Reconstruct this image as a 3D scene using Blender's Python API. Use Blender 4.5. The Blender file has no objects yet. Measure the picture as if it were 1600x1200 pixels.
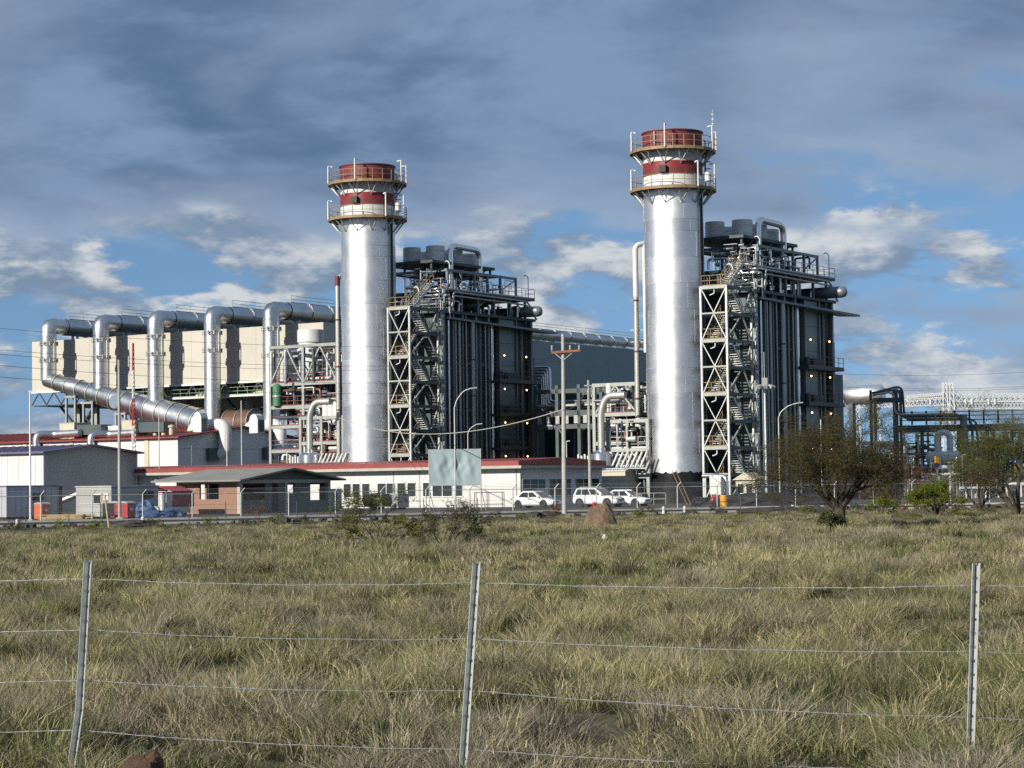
import bpy, math, random
import numpy as np
from mathutils import Vector, Matrix, Euler
R = math.radians
random.seed(11)
SC = bpy.context.scene
COL = SC.collection

# ------------------------------------------------------------------ camera
FPX, CAMH, PITCH, ROLL = 3400.0, 1.9, math.atan(160/3400.0), R(-0.8)
cam_d = bpy.data.cameras.new('camera'); cam = bpy.data.objects.new('camera', cam_d); COL.objects.link(cam)
cam_d.sensor_width = 36; cam_d.lens = 36*FPX/1600; cam_d.clip_start = .1; cam_d.clip_end = 20000
CAMM = Matrix.Rotation(math.pi/2+PITCH, 3, 'X') @ Matrix.Rotation(ROLL, 3, 'Z')
cam.rotation_euler = CAMM.to_euler(); cam.location = (0, 0, CAMH)
SC.camera = cam

# ------------------------------------------------------------------ sun, sky, exposure
SUN_AZ, SUN_EL = R(45), R(24)      # azimuth: to the left of straight behind the viewer
SDIR = Vector((-math.sin(SUN_AZ)*math.cos(SUN_EL), -math.cos(SUN_AZ)*math.cos(SUN_EL), math.sin(SUN_EL)))
sun_d = bpy.data.lights.new('sun', 'SUN'); sun = bpy.data.objects.new('sun', sun_d); COL.objects.link(sun)
sun_d.energy = 5.0; sun_d.angle = R(.53); sun_d.color = (1, .92, .785)
sun.rotation_euler = SDIR.to_track_quat('Z', 'Y').to_euler()
SC.cycles.use_denoising = False; SC.cycles.use_adaptive_sampling = False; SC.cycles.sample_clamp_indirect = 2.5; SC.cycles.max_bounces = 5; SC.cycles.diffuse_bounces = 2; SC.cycles.glossy_bounces = 3; SC.cycles.transmission_bounces = 2; SC.cycles.transparent_max_bounces = 8
SC.cycles.caustics_reflective = False; SC.cycles.caustics_refractive = False
SC.view_settings.view_transform = 'Standard'; SC.view_settings.look = 'None'
SC.view_settings.exposure = .22; SC.view_settings.gamma = 1

class NT:
    """small helper for node trees"""
    def __init__(s, tree): s.t = tree; tree.nodes.clear()
    def n(s, typ, ins=None, **kw):
        nd = s.t.nodes.new(typ)
        for k, v in kw.items(): setattr(nd, k, v)
        for k, v in (ins or {}).items(): s.set(nd.inputs[k], v)
        return nd
    def set(s, sock, v):
        if isinstance(v, bpy.types.NodeSocket): s.t.links.new(v, sock)
        elif isinstance(v, bpy.types.Node): s.t.links.new(v.outputs[0], sock)
        else:
            if sock.type == 'RGBA' and len(v) == 3: v = (*v, 1)
            sock.default_value = v
    def m(s, op, a, b=0.0, c=0.0, clamp=False):
        nd = s.t.nodes.new('ShaderNodeMath'); nd.operation = op; nd.use_clamp = clamp
        s.set(nd.inputs[0], a); s.set(nd.inputs[1], b); s.set(nd.inputs[2], c); return nd.outputs[0]
    def ss(s, x, a, b):        # smoothstep a..b
        nd = s.t.nodes.new('ShaderNodeMapRange'); nd.interpolation_type = 'SMOOTHSTEP'
        s.set(nd.inputs[0], x); s.set(nd.inputs[1], a); s.set(nd.inputs[2], b); return nd.outputs[0]
    def mix(s, f, a, b, blend='MIX'):
        nd = s.t.nodes.new('ShaderNodeMix'); nd.data_type = 'RGBA'; nd.blend_type = blend
        s.set(nd.inputs[0], f); s.set(nd.inputs[6], a); s.set(nd.inputs[7], b); return nd.outputs[2]
    def noise(s, vec, scale, detail=4, rough=.55, dist=0.0):
        nd = s.t.nodes.new('ShaderNodeTexNoise'); s.set(nd.inputs['Vector'], vec)
        nd.inputs['Scale'].default_value = scale; nd.inputs['Detail'].default_value = detail
        nd.inputs['Roughness'].default_value = rough; nd.inputs['Distortion'].default_value = dist; return nd.outputs[0]

def make_world():
    w = bpy.data.worlds.new('World'); SC.world = w; w.use_nodes = True
    k = NT(w.node_tree)
    sky = k.n('ShaderNodeTexSky', sky_type='NISHITA', sun_disc=False, sun_elevation=SUN_EL,
              sun_rotation=math.atan2(SDIR.x, SDIR.y), air_density=1.0, dust_density=.3, ozone_density=2.0)
    d = k.n('ShaderNodeTexCoord').outputs['Generated']
    sp = k.n('ShaderNodeSeparateXYZ', {0: d}); x, y, z = sp.outputs
    zc = k.m('MAXIMUM', z, 0.0)
    # cloud deck seen in perspective
    def deck(h, ox, oy, oz=0.0):
        den = k.m('ADD', zc, h)
        return k.n('ShaderNodeCombineXYZ', {0: k.m('ADD', k.m('DIVIDE', x, den), ox), 1: k.m('ADD', k.m('DIVIDE', y, den), oy), 2: oz}).outputs[0]
    k.set(sky.inputs[0], k.n('ShaderNodeVectorMath', {0: k.n('ShaderNodeCombineXYZ', {0: x, 1: y, 2: k.m('MULTIPLY_ADD', zc, .9, .15)}).outputs[0]}, operation='NORMALIZE').outputs[0])
    skyc = k.mix(1.0, sky.outputs[0], (.072, .084, .094), 'MULTIPLY')
    # upper grey layer: nearly closed overhead, breaking up towards the horizon
    p1 = deck(.22, 3.1, 1.7)
    big = k.noise(p1, 1.1, 3, .5, .2); mid = k.noise(p1, 3.6, 7, .56, .35)
    dens = k.m('ADD', k.m('MULTIPLY', big, .55), k.m('MULTIPLY', mid, .45))
    cover = k.m('MULTIPLY_ADD', k.ss(z, .095, .150), .135, -.045)
    thick = k.m('ADD', dens, cover)
    a1 = k.ss(thick, .465, .565)
    lit = k.m('SUBTRACT', mid, k.noise(deck(.22, 3.1-.07, 1.7+.05), 3.6, 7, .56, .35))
    soft = k.noise(k.n('ShaderNodeMapping', {0: deck(.22, 8.1, 5.2), 3: (.8, 1.15, 1)}).outputs[0], 2.2, 5, .55, .5)
    tone = k.m('ADD', k.m('MULTIPLY_ADD', mid, 1.1, -.55), k.m('ADD', k.m('MULTIPLY', lit, 1.7), k.m('MULTIPLY_ADD', soft, 1.9, -.48)))
    c1 = k.mix(k.ss(tone, .05, .95), (.088, .148, .258), (.190, .275, .412))
    c1 = k.mix(k.m('MULTIPLY', k.m('SUBTRACT', 1.0, k.ss(thick, .50, .68)), .5), c1, (.36, .44, .545))
    # low cumulus bank
    def cum(dx, dz): return k.n('ShaderNodeCombineXYZ', {0: k.m('ADD', k.m('ARCTAN2', x, y), dx), 1: k.m('MULTIPLY_ADD', z, 2.3, dz), 2: .37}).outputs[0]
    n3 = k.noise(cum(.30, 0), 14.0, 8, .60, .12); n3b = k.noise(cum(.30-.014, .028), 14.0, 8, .60, .12); n4 = k.noise(cum(.9, .4), 5.0, 3, .5)
    band = k.m('MULTIPLY', k.ss(z, .004, .035), k.m('SUBTRACT', 1.0, k.ss(z, .095, .150)))
    t3 = k.m('ADD', k.m('MULTIPLY_ADD', n4, .30, -.15), k.m('ADD', n3, k.m('MULTIPLY', band, .07)))
    a3 = k.m('MULTIPLY', k.ss(t3, .505, .59), k.ss(band, .0, .5))
    l3 = k.ss(k.m('SUBTRACT', n3, n3b), -.09, .13)
    c3 = k.mix(l3, (.170, .235, .335), (.585, .600, .610))
    out = k.mix(k.m('MULTIPLY', a3, .90), skyc, c3)
    out = k.mix(k.m('MULTIPLY', a1, .95), out, c1)
    bg = k.n('ShaderNodeBackground', {0: out, 1: 1.0})
    o = k.n('ShaderNodeOutputWorld', {0: bg.outputs[0]})
make_world()

# ------------------------------------------------------------------ layout maths
PA = R(33.7); PC, PS = math.cos(PA), math.sin(PA)       # the plant's own grid is turned by this angle
def ray(px, py): return CAMM @ Vector(((px-800)/FPX, (600-py)/FPX, -1))
def at(px, py, Y):
    d = ray(px, py); t = Y/d.y; return Vector((0, 0, CAMH)) + d*t
def ground(px, py, z=0.0):
    d = ray(px, py); t = (z-CAMH)/d.z; return Vector((0, 0, CAMH)) + d*t
def uv(p): return Vector((p[0]*PC-p[1]*PS, p[0]*PS+p[1]*PC, p[2]))
def xy(u, v, z=0.0): return Vector((u*PC+v*PS, -u*PS+v*PC, z))
def onu(px, py, U):      # where the sight line meets the plane u=U, in plant coordinates
    d = uv(ray(px, py)); t = U/d.x; return Vector((U, d.y*t, CAMH+d.z*t))
def onv(px, py, V):
    d = uv(ray(px, py)); t = V/d.y; return Vector((d.x*t, V, CAMH+d.z*t))

# ------------------------------------------------------------------ mesh builder
class MB:
    def __init__(s): s.v = []; s.f = []; s.sm = []; s.col = None
    def add(s, vs, fs, smooth=False):
        b = len(s.v); s.v.extend([tuple(p) for p in vs])
        for f in fs: s.f.append(tuple(i+b for i in f)); s.sm.append(smooth)
        return s
    def box(s, x0, x1, y0, y1, z0, z1):
        return s.add([(x0,y0,z0),(x1,y0,z0),(x1,y1,z0),(x0,y1,z0),(x0,y0,z1),(x1,y0,z1),(x1,y1,z1),(x0,y1,z1)],
                     [(3,2,1,0),(4,5,6,7),(0,1,5,4),(1,2,6,5),(2,3,7,6),(3,0,4,7)])
    def bar(s, p, q, w, h=None, up=(0,0,1)):
        p = Vector(p); q = Vector(q); h = w if h is None else h; d = (q-p).normalized(); up = Vector(up)
        if abs(d.dot(up)) > .98: up = Vector((1, 0, 0))
        a = d.cross(up).normalized()*w/2; b = a.cross(d).normalized()*h/2
        vs = [p-a-b, p+a-b, p+a+b, p-a+b, q-a-b, q+a-b, q+a+b, q-a+b]
        return s.add(vs, [(0,1,2,3),(7,6,5,4),(0,4,5,1),(1,5,6,2),(2,6,7,3),(3,7,4,0)])
    def cyl(s, p, q, r, r2=None, n=12, cap=True):
        p = Vector(p); q = Vector(q); r2 = r if r2 is None else r2; d = (q-p).normalized()
        up = Vector((0,0,1)) if abs(d.z) < .95 else Vector((1,0,0))
        a = d.cross(up).normalized(); b = d.cross(a)
        vs = []
        for c, rr in ((p, r), (q, r2)):
            vs += [c+(a*math.cos(t)+b*math.sin(t))*rr for t in [2*math.pi*i/n for i in range(n)]]
        s.add(vs, [(i, (i+1) % n, n+(i+1) % n, n+i) for i in range(n)], True)
        if cap:
            s.add(vs[:n], [tuple(range(n))[::-1]]); s.add(vs[n:], [tuple(range(n))])
        return s
    def sweep(s, pts, r, n=10, cap=True):
        pts = [Vector(p) for p in pts]; rings = []
        d0 = (pts[1]-pts[0]).normalized(); up = Vector((0,0,1)) if abs(d0.z) < .9 else Vector((1,0,0))
        a = d0.cross(up).normalized()
        for i, p in enumerate(pts):
            d = (pts[min(i+1, len(pts)-1)]-pts[max(i-1, 0)]).normalized()
            a = (a-d*a.dot(d)).normalized(); b = d.cross(a); rr = r[i] if isinstance(r, (list, tuple)) else r
            rings += [p+(a*math.cos(t)+b*math.sin(t))*rr for t in [2*math.pi*j/n for j in range(n)]]
        fs = [(i*n+j, i*n+(j+1) % n, (i+1)*n+(j+1) % n, (i+1)*n+j) for i in range(len(pts)-1) for j in range(n)]
        s.add(rings, fs, True)
        if cap:
            s.add(rings[:n], [tuple(range(n))[::-1]]); s.add(rings[-n:], [tuple(range(n))])
        return s
    def pipe(s, pts, r, n=10, bend=None, seg=5):
        pts = [Vector(p) for p in pts]; bend = 2.2*r if bend is None else bend; out = [pts[0]]
        for i in range(1, len(pts)-1):
            a, b, c = pts[i-1], pts[i], pts[i+1]; d1 = a-b; d2 = c-b
            k = min(bend, d1.length*.48, d2.length*.48)
            p0 = b+d1.normalized()*k; p2 = b+d2.normalized()*k
            for j in range(seg+1):
                t = j/seg; out.append(p0*(1-t)**2+b*2*t*(1-t)+p2*t*t)
        out.append(pts[-1]); return s.sweep(out, r, n)
    def lathe(s, prof, n=24, c=(0,0,0), smooth=True, arc=None):
        cx, cy, cz = c; full = arc is None; a0, a1 = arc or (0, 2*math.pi); m = n if full else n+1
        for (r0, z0), (r1, z1) in zip(prof[:-1], prof[1:]):
            vs = []
            for rr, zz in ((r0, z0), (r1, z1)):
                vs += [(cx+rr*math.cos(a0+(a1-a0)*i/n), cy+rr*math.sin(a0+(a1-a0)*i/n), cz+zz) for i in range(m)]
            s.add(vs, [(i, (i+1) % m, m+(i+1) % m, m+i) for i in range(n)], smooth)
        return s
    def quad(s, a, b, c, d): return s.add([a, b, c, d], [(0, 1, 2, 3)])
    def prism(s, poly, axis, t0, t1):      # poly: 2D outline, extruded along an axis
        def P(a, b, t): return {'x': (t, a, b), 'y': (a, t, b), 'z': (a, b, t)}[axis]
        n = len(poly); vs = [P(a, b, t0) for a, b in poly]+[P(a, b, t1) for a, b in poly]
        return s.add(vs, [tuple(range(n))[::-1], tuple(range(n, 2*n))]+[(i, (i+1) % n, n+(i+1) % n, n+i) for i in range(n)])
    def mesh(s, name):
        me = bpy.data.meshes.new(name); me.from_pydata(s.v, [], s.f)
        me.polygons.foreach_set('use_smooth', s.sm); me.update()
        return me
    def build(s, name, mat, parent=None, loc=None, label=None):
        o = bpy.data.objects.new(name, s.mesh(name)); COL.objects.link(o); o.data.materials.append(mat)
        if parent: o.parent = parent
        if loc is not None: o.location = loc
        if label: o['label'] = label
        return o
def tag(o, label, cat, group=None):
    o['label'] = label; o['category'] = cat
    if group: o['group'] = group
    return o
def thing(name, label, cat, loc=(0,0,0), rz=0.0, group=None):
    o = bpy.data.objects.new(name, None); COL.objects.link(o); o.location = loc; o.rotation_euler = (0, 0, rz); o.empty_display_size = .3
    return tag(o, label, cat, group)
def plant(name, label, cat, u, v, z=0.0, group=None): return thing(name, label, cat, xy(u, v, z), -PA, group)
def inst(src, parent, loc=(0,0,0), rot=(0,0,0), scale=None):
    o = src.copy(); COL.objects.link(o); o.parent = parent; o.location = loc; o.rotation_euler = rot
    if scale: o.scale = scale
    return o
def copy_tree(o, parent=None):
    kids = list(o.children); c = o.copy(); COL.objects.link(c); c.parent = parent
    for ch in kids: copy_tree(ch, c)
    return c

# ------------------------------------------------------------------ materials
MAT = {}
def mat(name, col, rough=.6, metal=0.0, var=.12, scale=.6, bump=0.0, bscale=8.0, streak=0.0, dirt=None, coat=0.0, rv=0.0):
    """principled with mottled colour, optional rain streaks and fine relief"""
    m = bpy.data.materials.new(name); m.use_nodes = True; k = NT(m.node_tree)
    pos = k.n('ShaderNodeTexCoord').outputs['Object']
    geo = k.n('ShaderNodeNewGeometry').outputs['Position']
    n1 = k.noise(geo, scale, 5, .6)
    c = k.mix(k.ss(n1, .25, .75), tuple(x*(1-var) for x in col), tuple(min(1, x*(1+var)) for x in col))
    rnd = k.n('ShaderNodeObjectInfo').outputs['Random']
    c = k.mix(1.0, c, k.n('ShaderNodeCombineColor', {0: k.m('MULTIPLY_ADD', rnd, .10, .95), 1: k.m('MULTIPLY_ADD', rnd, .10, .95), 2: k.m('MULTIPLY_ADD', rnd, .10, .95)}).outputs[0], 'MULTIPLY')
    if streak:
        mp = k.n('ShaderNodeMapping', {0: geo, 3: (1.6, 1.6, .09)})
        st = k.ss(k.noise(mp.outputs[0], 1.3, 5, .65), .50, .78)
        c = k.mix(k.m('MULTIPLY', st, streak), c, dirt or tuple(x*.45 for x in col))
    r = k.m('MULTIPLY_ADD', k.noise(geo, scale*2.3, 4, .6), .22, rough-.11, clamp=True)
    if rv: r = k.m('ADD', r, k.m('MULTIPLY_ADD', rnd, rv, -rv/2), clamp=True)
    b = k.n('ShaderNodeBsdfPrincipled', {'Base Color': c, 'Roughness': r, 'Metallic': metal})
    if coat: b.inputs['Coat Weight'].default_value = coat; b.inputs['Coat Roughness'].default_value = .08
    if bump:
        bp = k.n('ShaderNodeBump', {'Strength': bump, 'Distance': .05, 'Height': k.noise(geo, bscale, 4, .6)})
        k.set(b.inputs['Normal'], bp.outputs[0])
    k.n('ShaderNodeOutputMaterial', {0: b.outputs[0]}); MAT[name] = m; return m
def emit(name, col, s):
    m = bpy.data.materials.new(name); m.use_nodes = True; k = NT(m.node_tree)
    k.n('ShaderNodeOutputMaterial', {0: k.n('ShaderNodeEmission', {0: col, 1: s}).outputs[0]}); MAT[name] = m; return m
mat('clad', (.82, .83, .84), .46, 1.0, .05, .35, .10, .7, .12, (.58, .56, .52), rv=.05)
mat('duct', (.60, .61, .62), .36, 1.0, .14, .5, .22, 1.3, .3, (.33, .31, .28), rv=.12)
mat('pipe_bright', (.80, .80, .80), .24, 1.0, .05)
mat('vessel', (.88, .88, .87), .48, 1.0, .04)
mat('pipe_grey', (.42, .43, .41), .45, .5)
mat('galv', (.50, .52, .50), .48, .55, .10, 1.0)
mat('steel_pale', (.33, .35, .335), .5, .25, .12, 1.0, 0, 8, .15)
mat('steel_dark', (.060, .075, .080), .5, .25, .18, 1.0)
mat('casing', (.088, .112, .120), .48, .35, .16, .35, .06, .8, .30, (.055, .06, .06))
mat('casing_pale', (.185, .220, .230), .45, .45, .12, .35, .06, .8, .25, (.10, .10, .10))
mat('white', (.62, .63, .62), .6, 0, .05, .5, 0, 8, .12, (.55, .53, .49))
mat('white_paint', (.63, .645, .64), .5, 0, .06, .7, 0, 8, .18, (.48, .45, .40))
mat('red_paint', (.215, .020, .030), .5, 0, .16, .9, 0, 8, .25, (.16, .05, .045))
mat('red_dull', (.145, .028, .031), .6, 0, .2, 1.2, 0, 8, .4, (.22, .13, .11))
mat('rail_yellow', (.27, .185, .095), .55, 0, .2, 2.0)
mat('rail_rust', (.17, .10, .06), .6, 0, .25, 2.0)
mat('rail_red', (.19, .065, .06), .55)
mat('rail_green', (.24, .36, .27), .5)
mat('black_steel', (.016, .017, .018), .30, .2, .3, .6, .25, 1.2)
mat('acc_wall', (.475, .458, .405), .62, 0, .05, .25, 0, 8, .10, (.44, .40, .32))
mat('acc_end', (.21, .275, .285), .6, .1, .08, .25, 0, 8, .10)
mat('fan_yellow', (.55, .51, .33), .6, 0, .12)
mat('brown_duct', (.17, .105, .075), .40, .35, .15, .5, 0, 8, .2)
mat('red_roof', (.24, .048, .045), .55, .1, .14, .5, 0, 8, .25, (.13, .05, .045))
mat('blue_roof', (.16, .15, .24), .45, .3, .12)
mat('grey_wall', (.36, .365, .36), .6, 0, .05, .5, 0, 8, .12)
mat('beige_box', (.50, .46, .36), .6)
mat('concrete', (.42, .41, .37), .85, 0, .12, .9, .25, 9, .2)
mat('cement_shaded', (.15, .16, .155), .9, 0, .12, .8, .2, 8, .25)  # plaster darkened to carry the shade on the gatehouse gable side
mat('concrete_roof', (.225, .225, .205), .9, 0, .15, .7, .3, 7, .2)
mat('dark_glass', (.030, .036, .034), .12, 0, .25, .8)
mat('frame_white', (.70, .70, .68), .5)
mat('black', (.010, .010, .011), .6)
mat('rubber', (.018, .018, .019), .8)
mat('car_white', (.80, .81, .82), .22, 0, .02, .3, coat=.8)
mat('chrome', (.65, .66, .67), .15, 1.0)
mat('orange', (.55, .12, .035), .5)
mat('red_plastic', (.34, .035, .035), .5)
mat('blue_tarp', (.035, .085, .20), .6, 0, .25, 1.5)
mat('lavender', (.40, .41, .46), .55, 0, .05)
mat('wood', (.45, .33, .17), .75, 0, .25, 3.0)
mat('pole_concrete', (.36, .355, .33), .8, 0, .10, 1.5, .15, 12)
mat('post_steel', (.50, .52, .52), .5, .3, .10, 9.0, .06, 30)
mat('wire', (.58, .58, .55), .35, .7)
mat('cable', (.10, .105, .11), .6)
mat('cable_pale', (.45, .44, .40), .5)
mat('yellow', (.72, .36, .02), .5)
mat('green_drum', (.06, .19, .10), .45)
mat('banner', (.27, .345, .37), .65, 0, .07, 1.2)
mat('bark', (.075, .058, .040), .9, 0, .25, 4.0, .5, 14)
mat('twig', (.060, .046, .034), .9, 0, .2, 3.0)
mat('rust_arm', (.30, .11, .045), .75, 0, .2, 4.0)
emit('lamp_glow', (1.0, .60, .25), 7.0)
# ================================================================== GROUND, ROAD, YARD
def gz(x, y):
    """relief of the field (flattens out before the road)"""
    w = np.clip((104-np.asarray(y, float))/20, 0, 1)
    x = np.asarray(x, float); y = np.asarray(y, float)
    h = .05*np.sin(x*.9+.4*y)+.045*np.sin(.7*y-.35*x+1.3)+.03*np.sin(2.3*x+1.1*y)+.025*np.sin(3.1*y-1.7*x)+.05*np.sin(.21*x+.16*y)
    return h*w-.02*(1-w)
def axis_vals(a, b, step, far, grow=1.22):
    core = list(np.arange(a, b+step/2, step)); lo, hi, st = [], [], step
    while st < far:
        st *= grow; lo.append((lo[-1] if lo else core[0])-st); hi.append((hi[-1] if hi else core[-1])+st)
    return np.array(lo[::-1]+core+hi)
def make_ground():
    xs = axis_vals(-32, 32, .8, 1500); ys = axis_vals(4, 108, .8, 1500)
    X, Y = np.meshgrid(xs, ys); Z = gz(X, Y); far = (np.abs(X) > 60) | (Y < -6); Z[far] = -.02
    nx, ny = len(xs), len(ys); idx = np.arange(nx*ny).reshape(ny, nx)
    f = np.stack([idx[:-1,:-1], idx[:-1,1:], idx[1:,1:], idx[1:,:-1]], -1).reshape(-1, 4)
    me = bpy.data.meshes.new('ground'); me.from_pydata(np.stack([X, Y, Z], -1).reshape(-1, 3).tolist(), [], f.tolist())
    me.polygons.foreach_set('use_smooth', [True]*len(f))
    m = bpy.data.materials.new('field_soil'); m.use_nodes = True; k = NT(m.node_tree)
    g = k.n('ShaderNodeNewGeometry').outputs['Position']
    a = k.noise(g, .35, 5, .6); b = k.noise(g, 2.6, 6, .65); c = k.noise(g, 11, 4, .6)
    col = k.mix(k.ss(a, .38, .62), (.085, .070, .040), (.055, .058, .026))
    col = k.mix(k.ss(b, .45, .7), col, (.12, .097, .06)); col = k.mix(k.m('MULTIPLY', k.ss(c, .5, .7), .5), col, (.05, .045, .026))
    bp = k.n('ShaderNodeBump', {'Strength': .8, 'Distance': .08, 'Height': k.m('ADD', b, c)})
    bs = k.n('ShaderNodeBsdfPrincipled', {'Base Color': col, 'Roughness': .95, 'Normal': bp.outputs[0]})
    k.n('ShaderNodeOutputMaterial', {0: bs.outputs[0]}); me.materials.append(m)
    o = bpy.data.objects.new('ground', me); COL.objects.link(o); o['kind'] = 'structure'; o['label'] = 'dry grass field running up to the road'
make_ground()
def paved(name, c1, c2, sc, rough=.85):
    m = bpy.data.materials.new(name); m.use_nodes = True; k = NT(m.node_tree)
    g = k.n('ShaderNodeNewGeometry').outputs['Position']
    a = k.noise(g, sc, 6, .65); b = k.noise(g, sc*14, 3, .6)
    mp = k.n('ShaderNodeMapping', {0: g, 2: (0, 0, R(-20)), 3: (.05, .9, 1)}); w = k.noise(mp.outputs[0], 1.0, 4, .6)
    col = k.mix(k.ss(k.m('ADD', k.m('MULTIPLY', a, .6), k.m('MULTIPLY', w, .4)), .35, .65), c1, c2)
    col = k.mix(k.m('MULTIPLY', k.ss(b, .5, .75), .35), col, tuple(x*1.7 for x in c2))
    bp = k.n('ShaderNodeBump', {'Strength': .4, 'Distance': .02, 'Height': b})
    bs = k.n('ShaderNodeBsdfPrincipled', {'Base Color': col, 'Roughness': rough, 'Specular IOR Level': .08, 'Normal': bp.outputs[0]})
    k.n('ShaderNodeOutputMaterial', {0: bs.outputs[0]}); MAT[name] = m
paved('asphalt', (.036, .036, .038), (.062, .061, .060), .5)
paved('gravel', (.075, .072, .066), (.12, .112, .10), .7)
paved('dirt', (.055, .047, .036), (.115, .098, .074), .9)
# near edge of the road as a bent line; the strips follow it
ROADP = [(-130, 84), (-62, 107), (-28, 121), (-11, 130), (10, 141), (22, 145), (40, 147.5), (75, 149), (150, 150)]
def road_y(x): return float(np.interp(x, [p[0] for p in ROADP], [p[1] for p in ROADP]))
def strip(name, d0, d1, z0, z1, m, label=None, curb=False):
    xs = np.linspace(-125, 145, 91); mb = MB(); P = [(x, road_y(x)) for x in xs]
    sm = np.array([sum(road_y(x+q) for q in (-12, -6, 0, 6, 12))/5 for x in xs])
    top0 = [(x, s+d0, z0) for x, s in zip(xs, sm)]; top1 = [(x, s+d1, z1) for x, s in zip(xs, sm)]
    n = len(xs); vs = top0+top1; fs = [(i, i+1, n+i+1, n+i) for i in range(n-1)]
    if curb:
        vs += [(x, y, 0) for x, y, _ in top0]+[(x, y, 0) for x, y, _ in top1]
        fs += [(2*n+i, 2*n+i+1, i+1, i) for i in range(n-1)]+[(n+i, n+i+1, 3*n+i+1, 3*n+i) for i in range(n-1)]
    mb.add(vs, fs); o = mb.build(name, m); o['kind'] = 'structure'
    if label: o['label'] = label
    return o
strip('road', 0, 19, .03, .03, MAT['asphalt'], 'asphalt road along the plant fence')
strip('road_shoulder', -6.5, -.25, .004, .012, MAT['dirt'], 'bare earth shoulder between field and road')
strip('kerb', -.25, .0, .14, .14, MAT['concrete'], 'low concrete kerb on the field side of the road', True)
strip('far_kerb', 19, 19.3, .16, .16, MAT['concrete'], 'low concrete kerb on the plant side of the road', True)
strip('road_edge_line', 1.0, 1.14, .034, .034, MAT['white_paint'])
xs = np.arange(-60, 70, 7.5)
lm = MB()
for x in xs:
    y0, y1 = road_y(x)+9.3, road_y(x+3)+9.3; lm.quad((x, y0, .034), (x+3, y1, .034), (x+3, y1+.16, .034), (x, y0+.16, .034))
o = lm.build('road_centre_line', MAT['white_paint']); o['kind'] = 'structure'
o = strip('yard', 19.3, 260, .02, .02, MAT['gravel'], 'gravel yard of the power plant')

# ================================================================== CHIMNEYS
SR = uv(at(1057, 600, 217)); SL = uv(at(577.5, 600, 237))
def stack_z(py, D=214.0): return CAMH+(756.4-py)/FPX*D
def railing(mb_rail, mb_deck_unused, pts, h=1.1, post=1.1, w=.05, closed=False):
    """posts, two rails and a toe board along a polyline of deck points"""
    pts = [Vector(p) for p in pts]; segs = list(zip(pts[:-1], pts[1:]))
    if closed: segs.append((pts[-1], pts[0]))
    for a, b in segs:
        L = (b-a).length; n = max(1, round(L/post))
        for i in range(n+1): p = a.lerp(b, i/n); mb_rail.bar(p, p+Vector((0,0,h)), w)
        for k in (h, h*.52): mb_rail.bar(a+Vector((0,0,k)), b+Vector((0,0,k)), w)
        mb_rail.bar(a+Vector((0,0,.06)), b+Vector((0,0,.06)), w*.5, .14)
def ring_pts(r, z, n, a0=0.0, a1=2*math.pi): return [(r*math.cos(a0+(a1-a0)*i/n), r*math.sin(a0+(a1-a0)*i/n), z) for i in range(n)]
def ring_platform(root, z, kind):
    """grated ring deck on V brackets with a guard rail"""
    deck = MB(); n = 24
    deck.lathe([(3.05, z-.16), (4.25, z-.16), (4.25, z), (3.05, z)], n, smooth=False)
    p = deck.build('platform_deck', MAT['steel_dark'], root)
    fas = MB(); fas.lathe([(4.26, z-.26), (4.32, z-.26), (4.32, z+.04), (4.26, z+.04)], n, smooth=False); fas.build('toe_plate', MAT['rail_yellow'], p)
    rl = MB(); pts = ring_pts(4.25, z, n); 
    for i in range(n):
        a, b = Vector(pts[i]), Vector(pts[(i+1) % n])
        rl.bar(a, a+Vector((0,0,1.15)), .055)
        for k in (.6, 1.15): rl.bar(a+Vector((0,0,k)), b+Vector((0,0,k)), .05)
    rl.build('guard_rail', MAT['rail_yellow'] , p)
    for i in range(12):
        a = 2*math.pi*(i+.5)/12; c, s = math.cos(a), math.sin(a); br = MB()
        for da in (-.13, .13):
            c2, s2 = math.cos(a+da), math.sin(a+da)
            br.bar((4.1*c2, 4.1*s2, z-.2), (3.03*c, 3.03*s, z-1.55), .10)
        br.bar((3.0*c, 3.0*s, z-.22), (4.2*c, 4.2*s, z-.22), .12)
        br.build('bracket', MAT['galv'], p)
    return p
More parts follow.
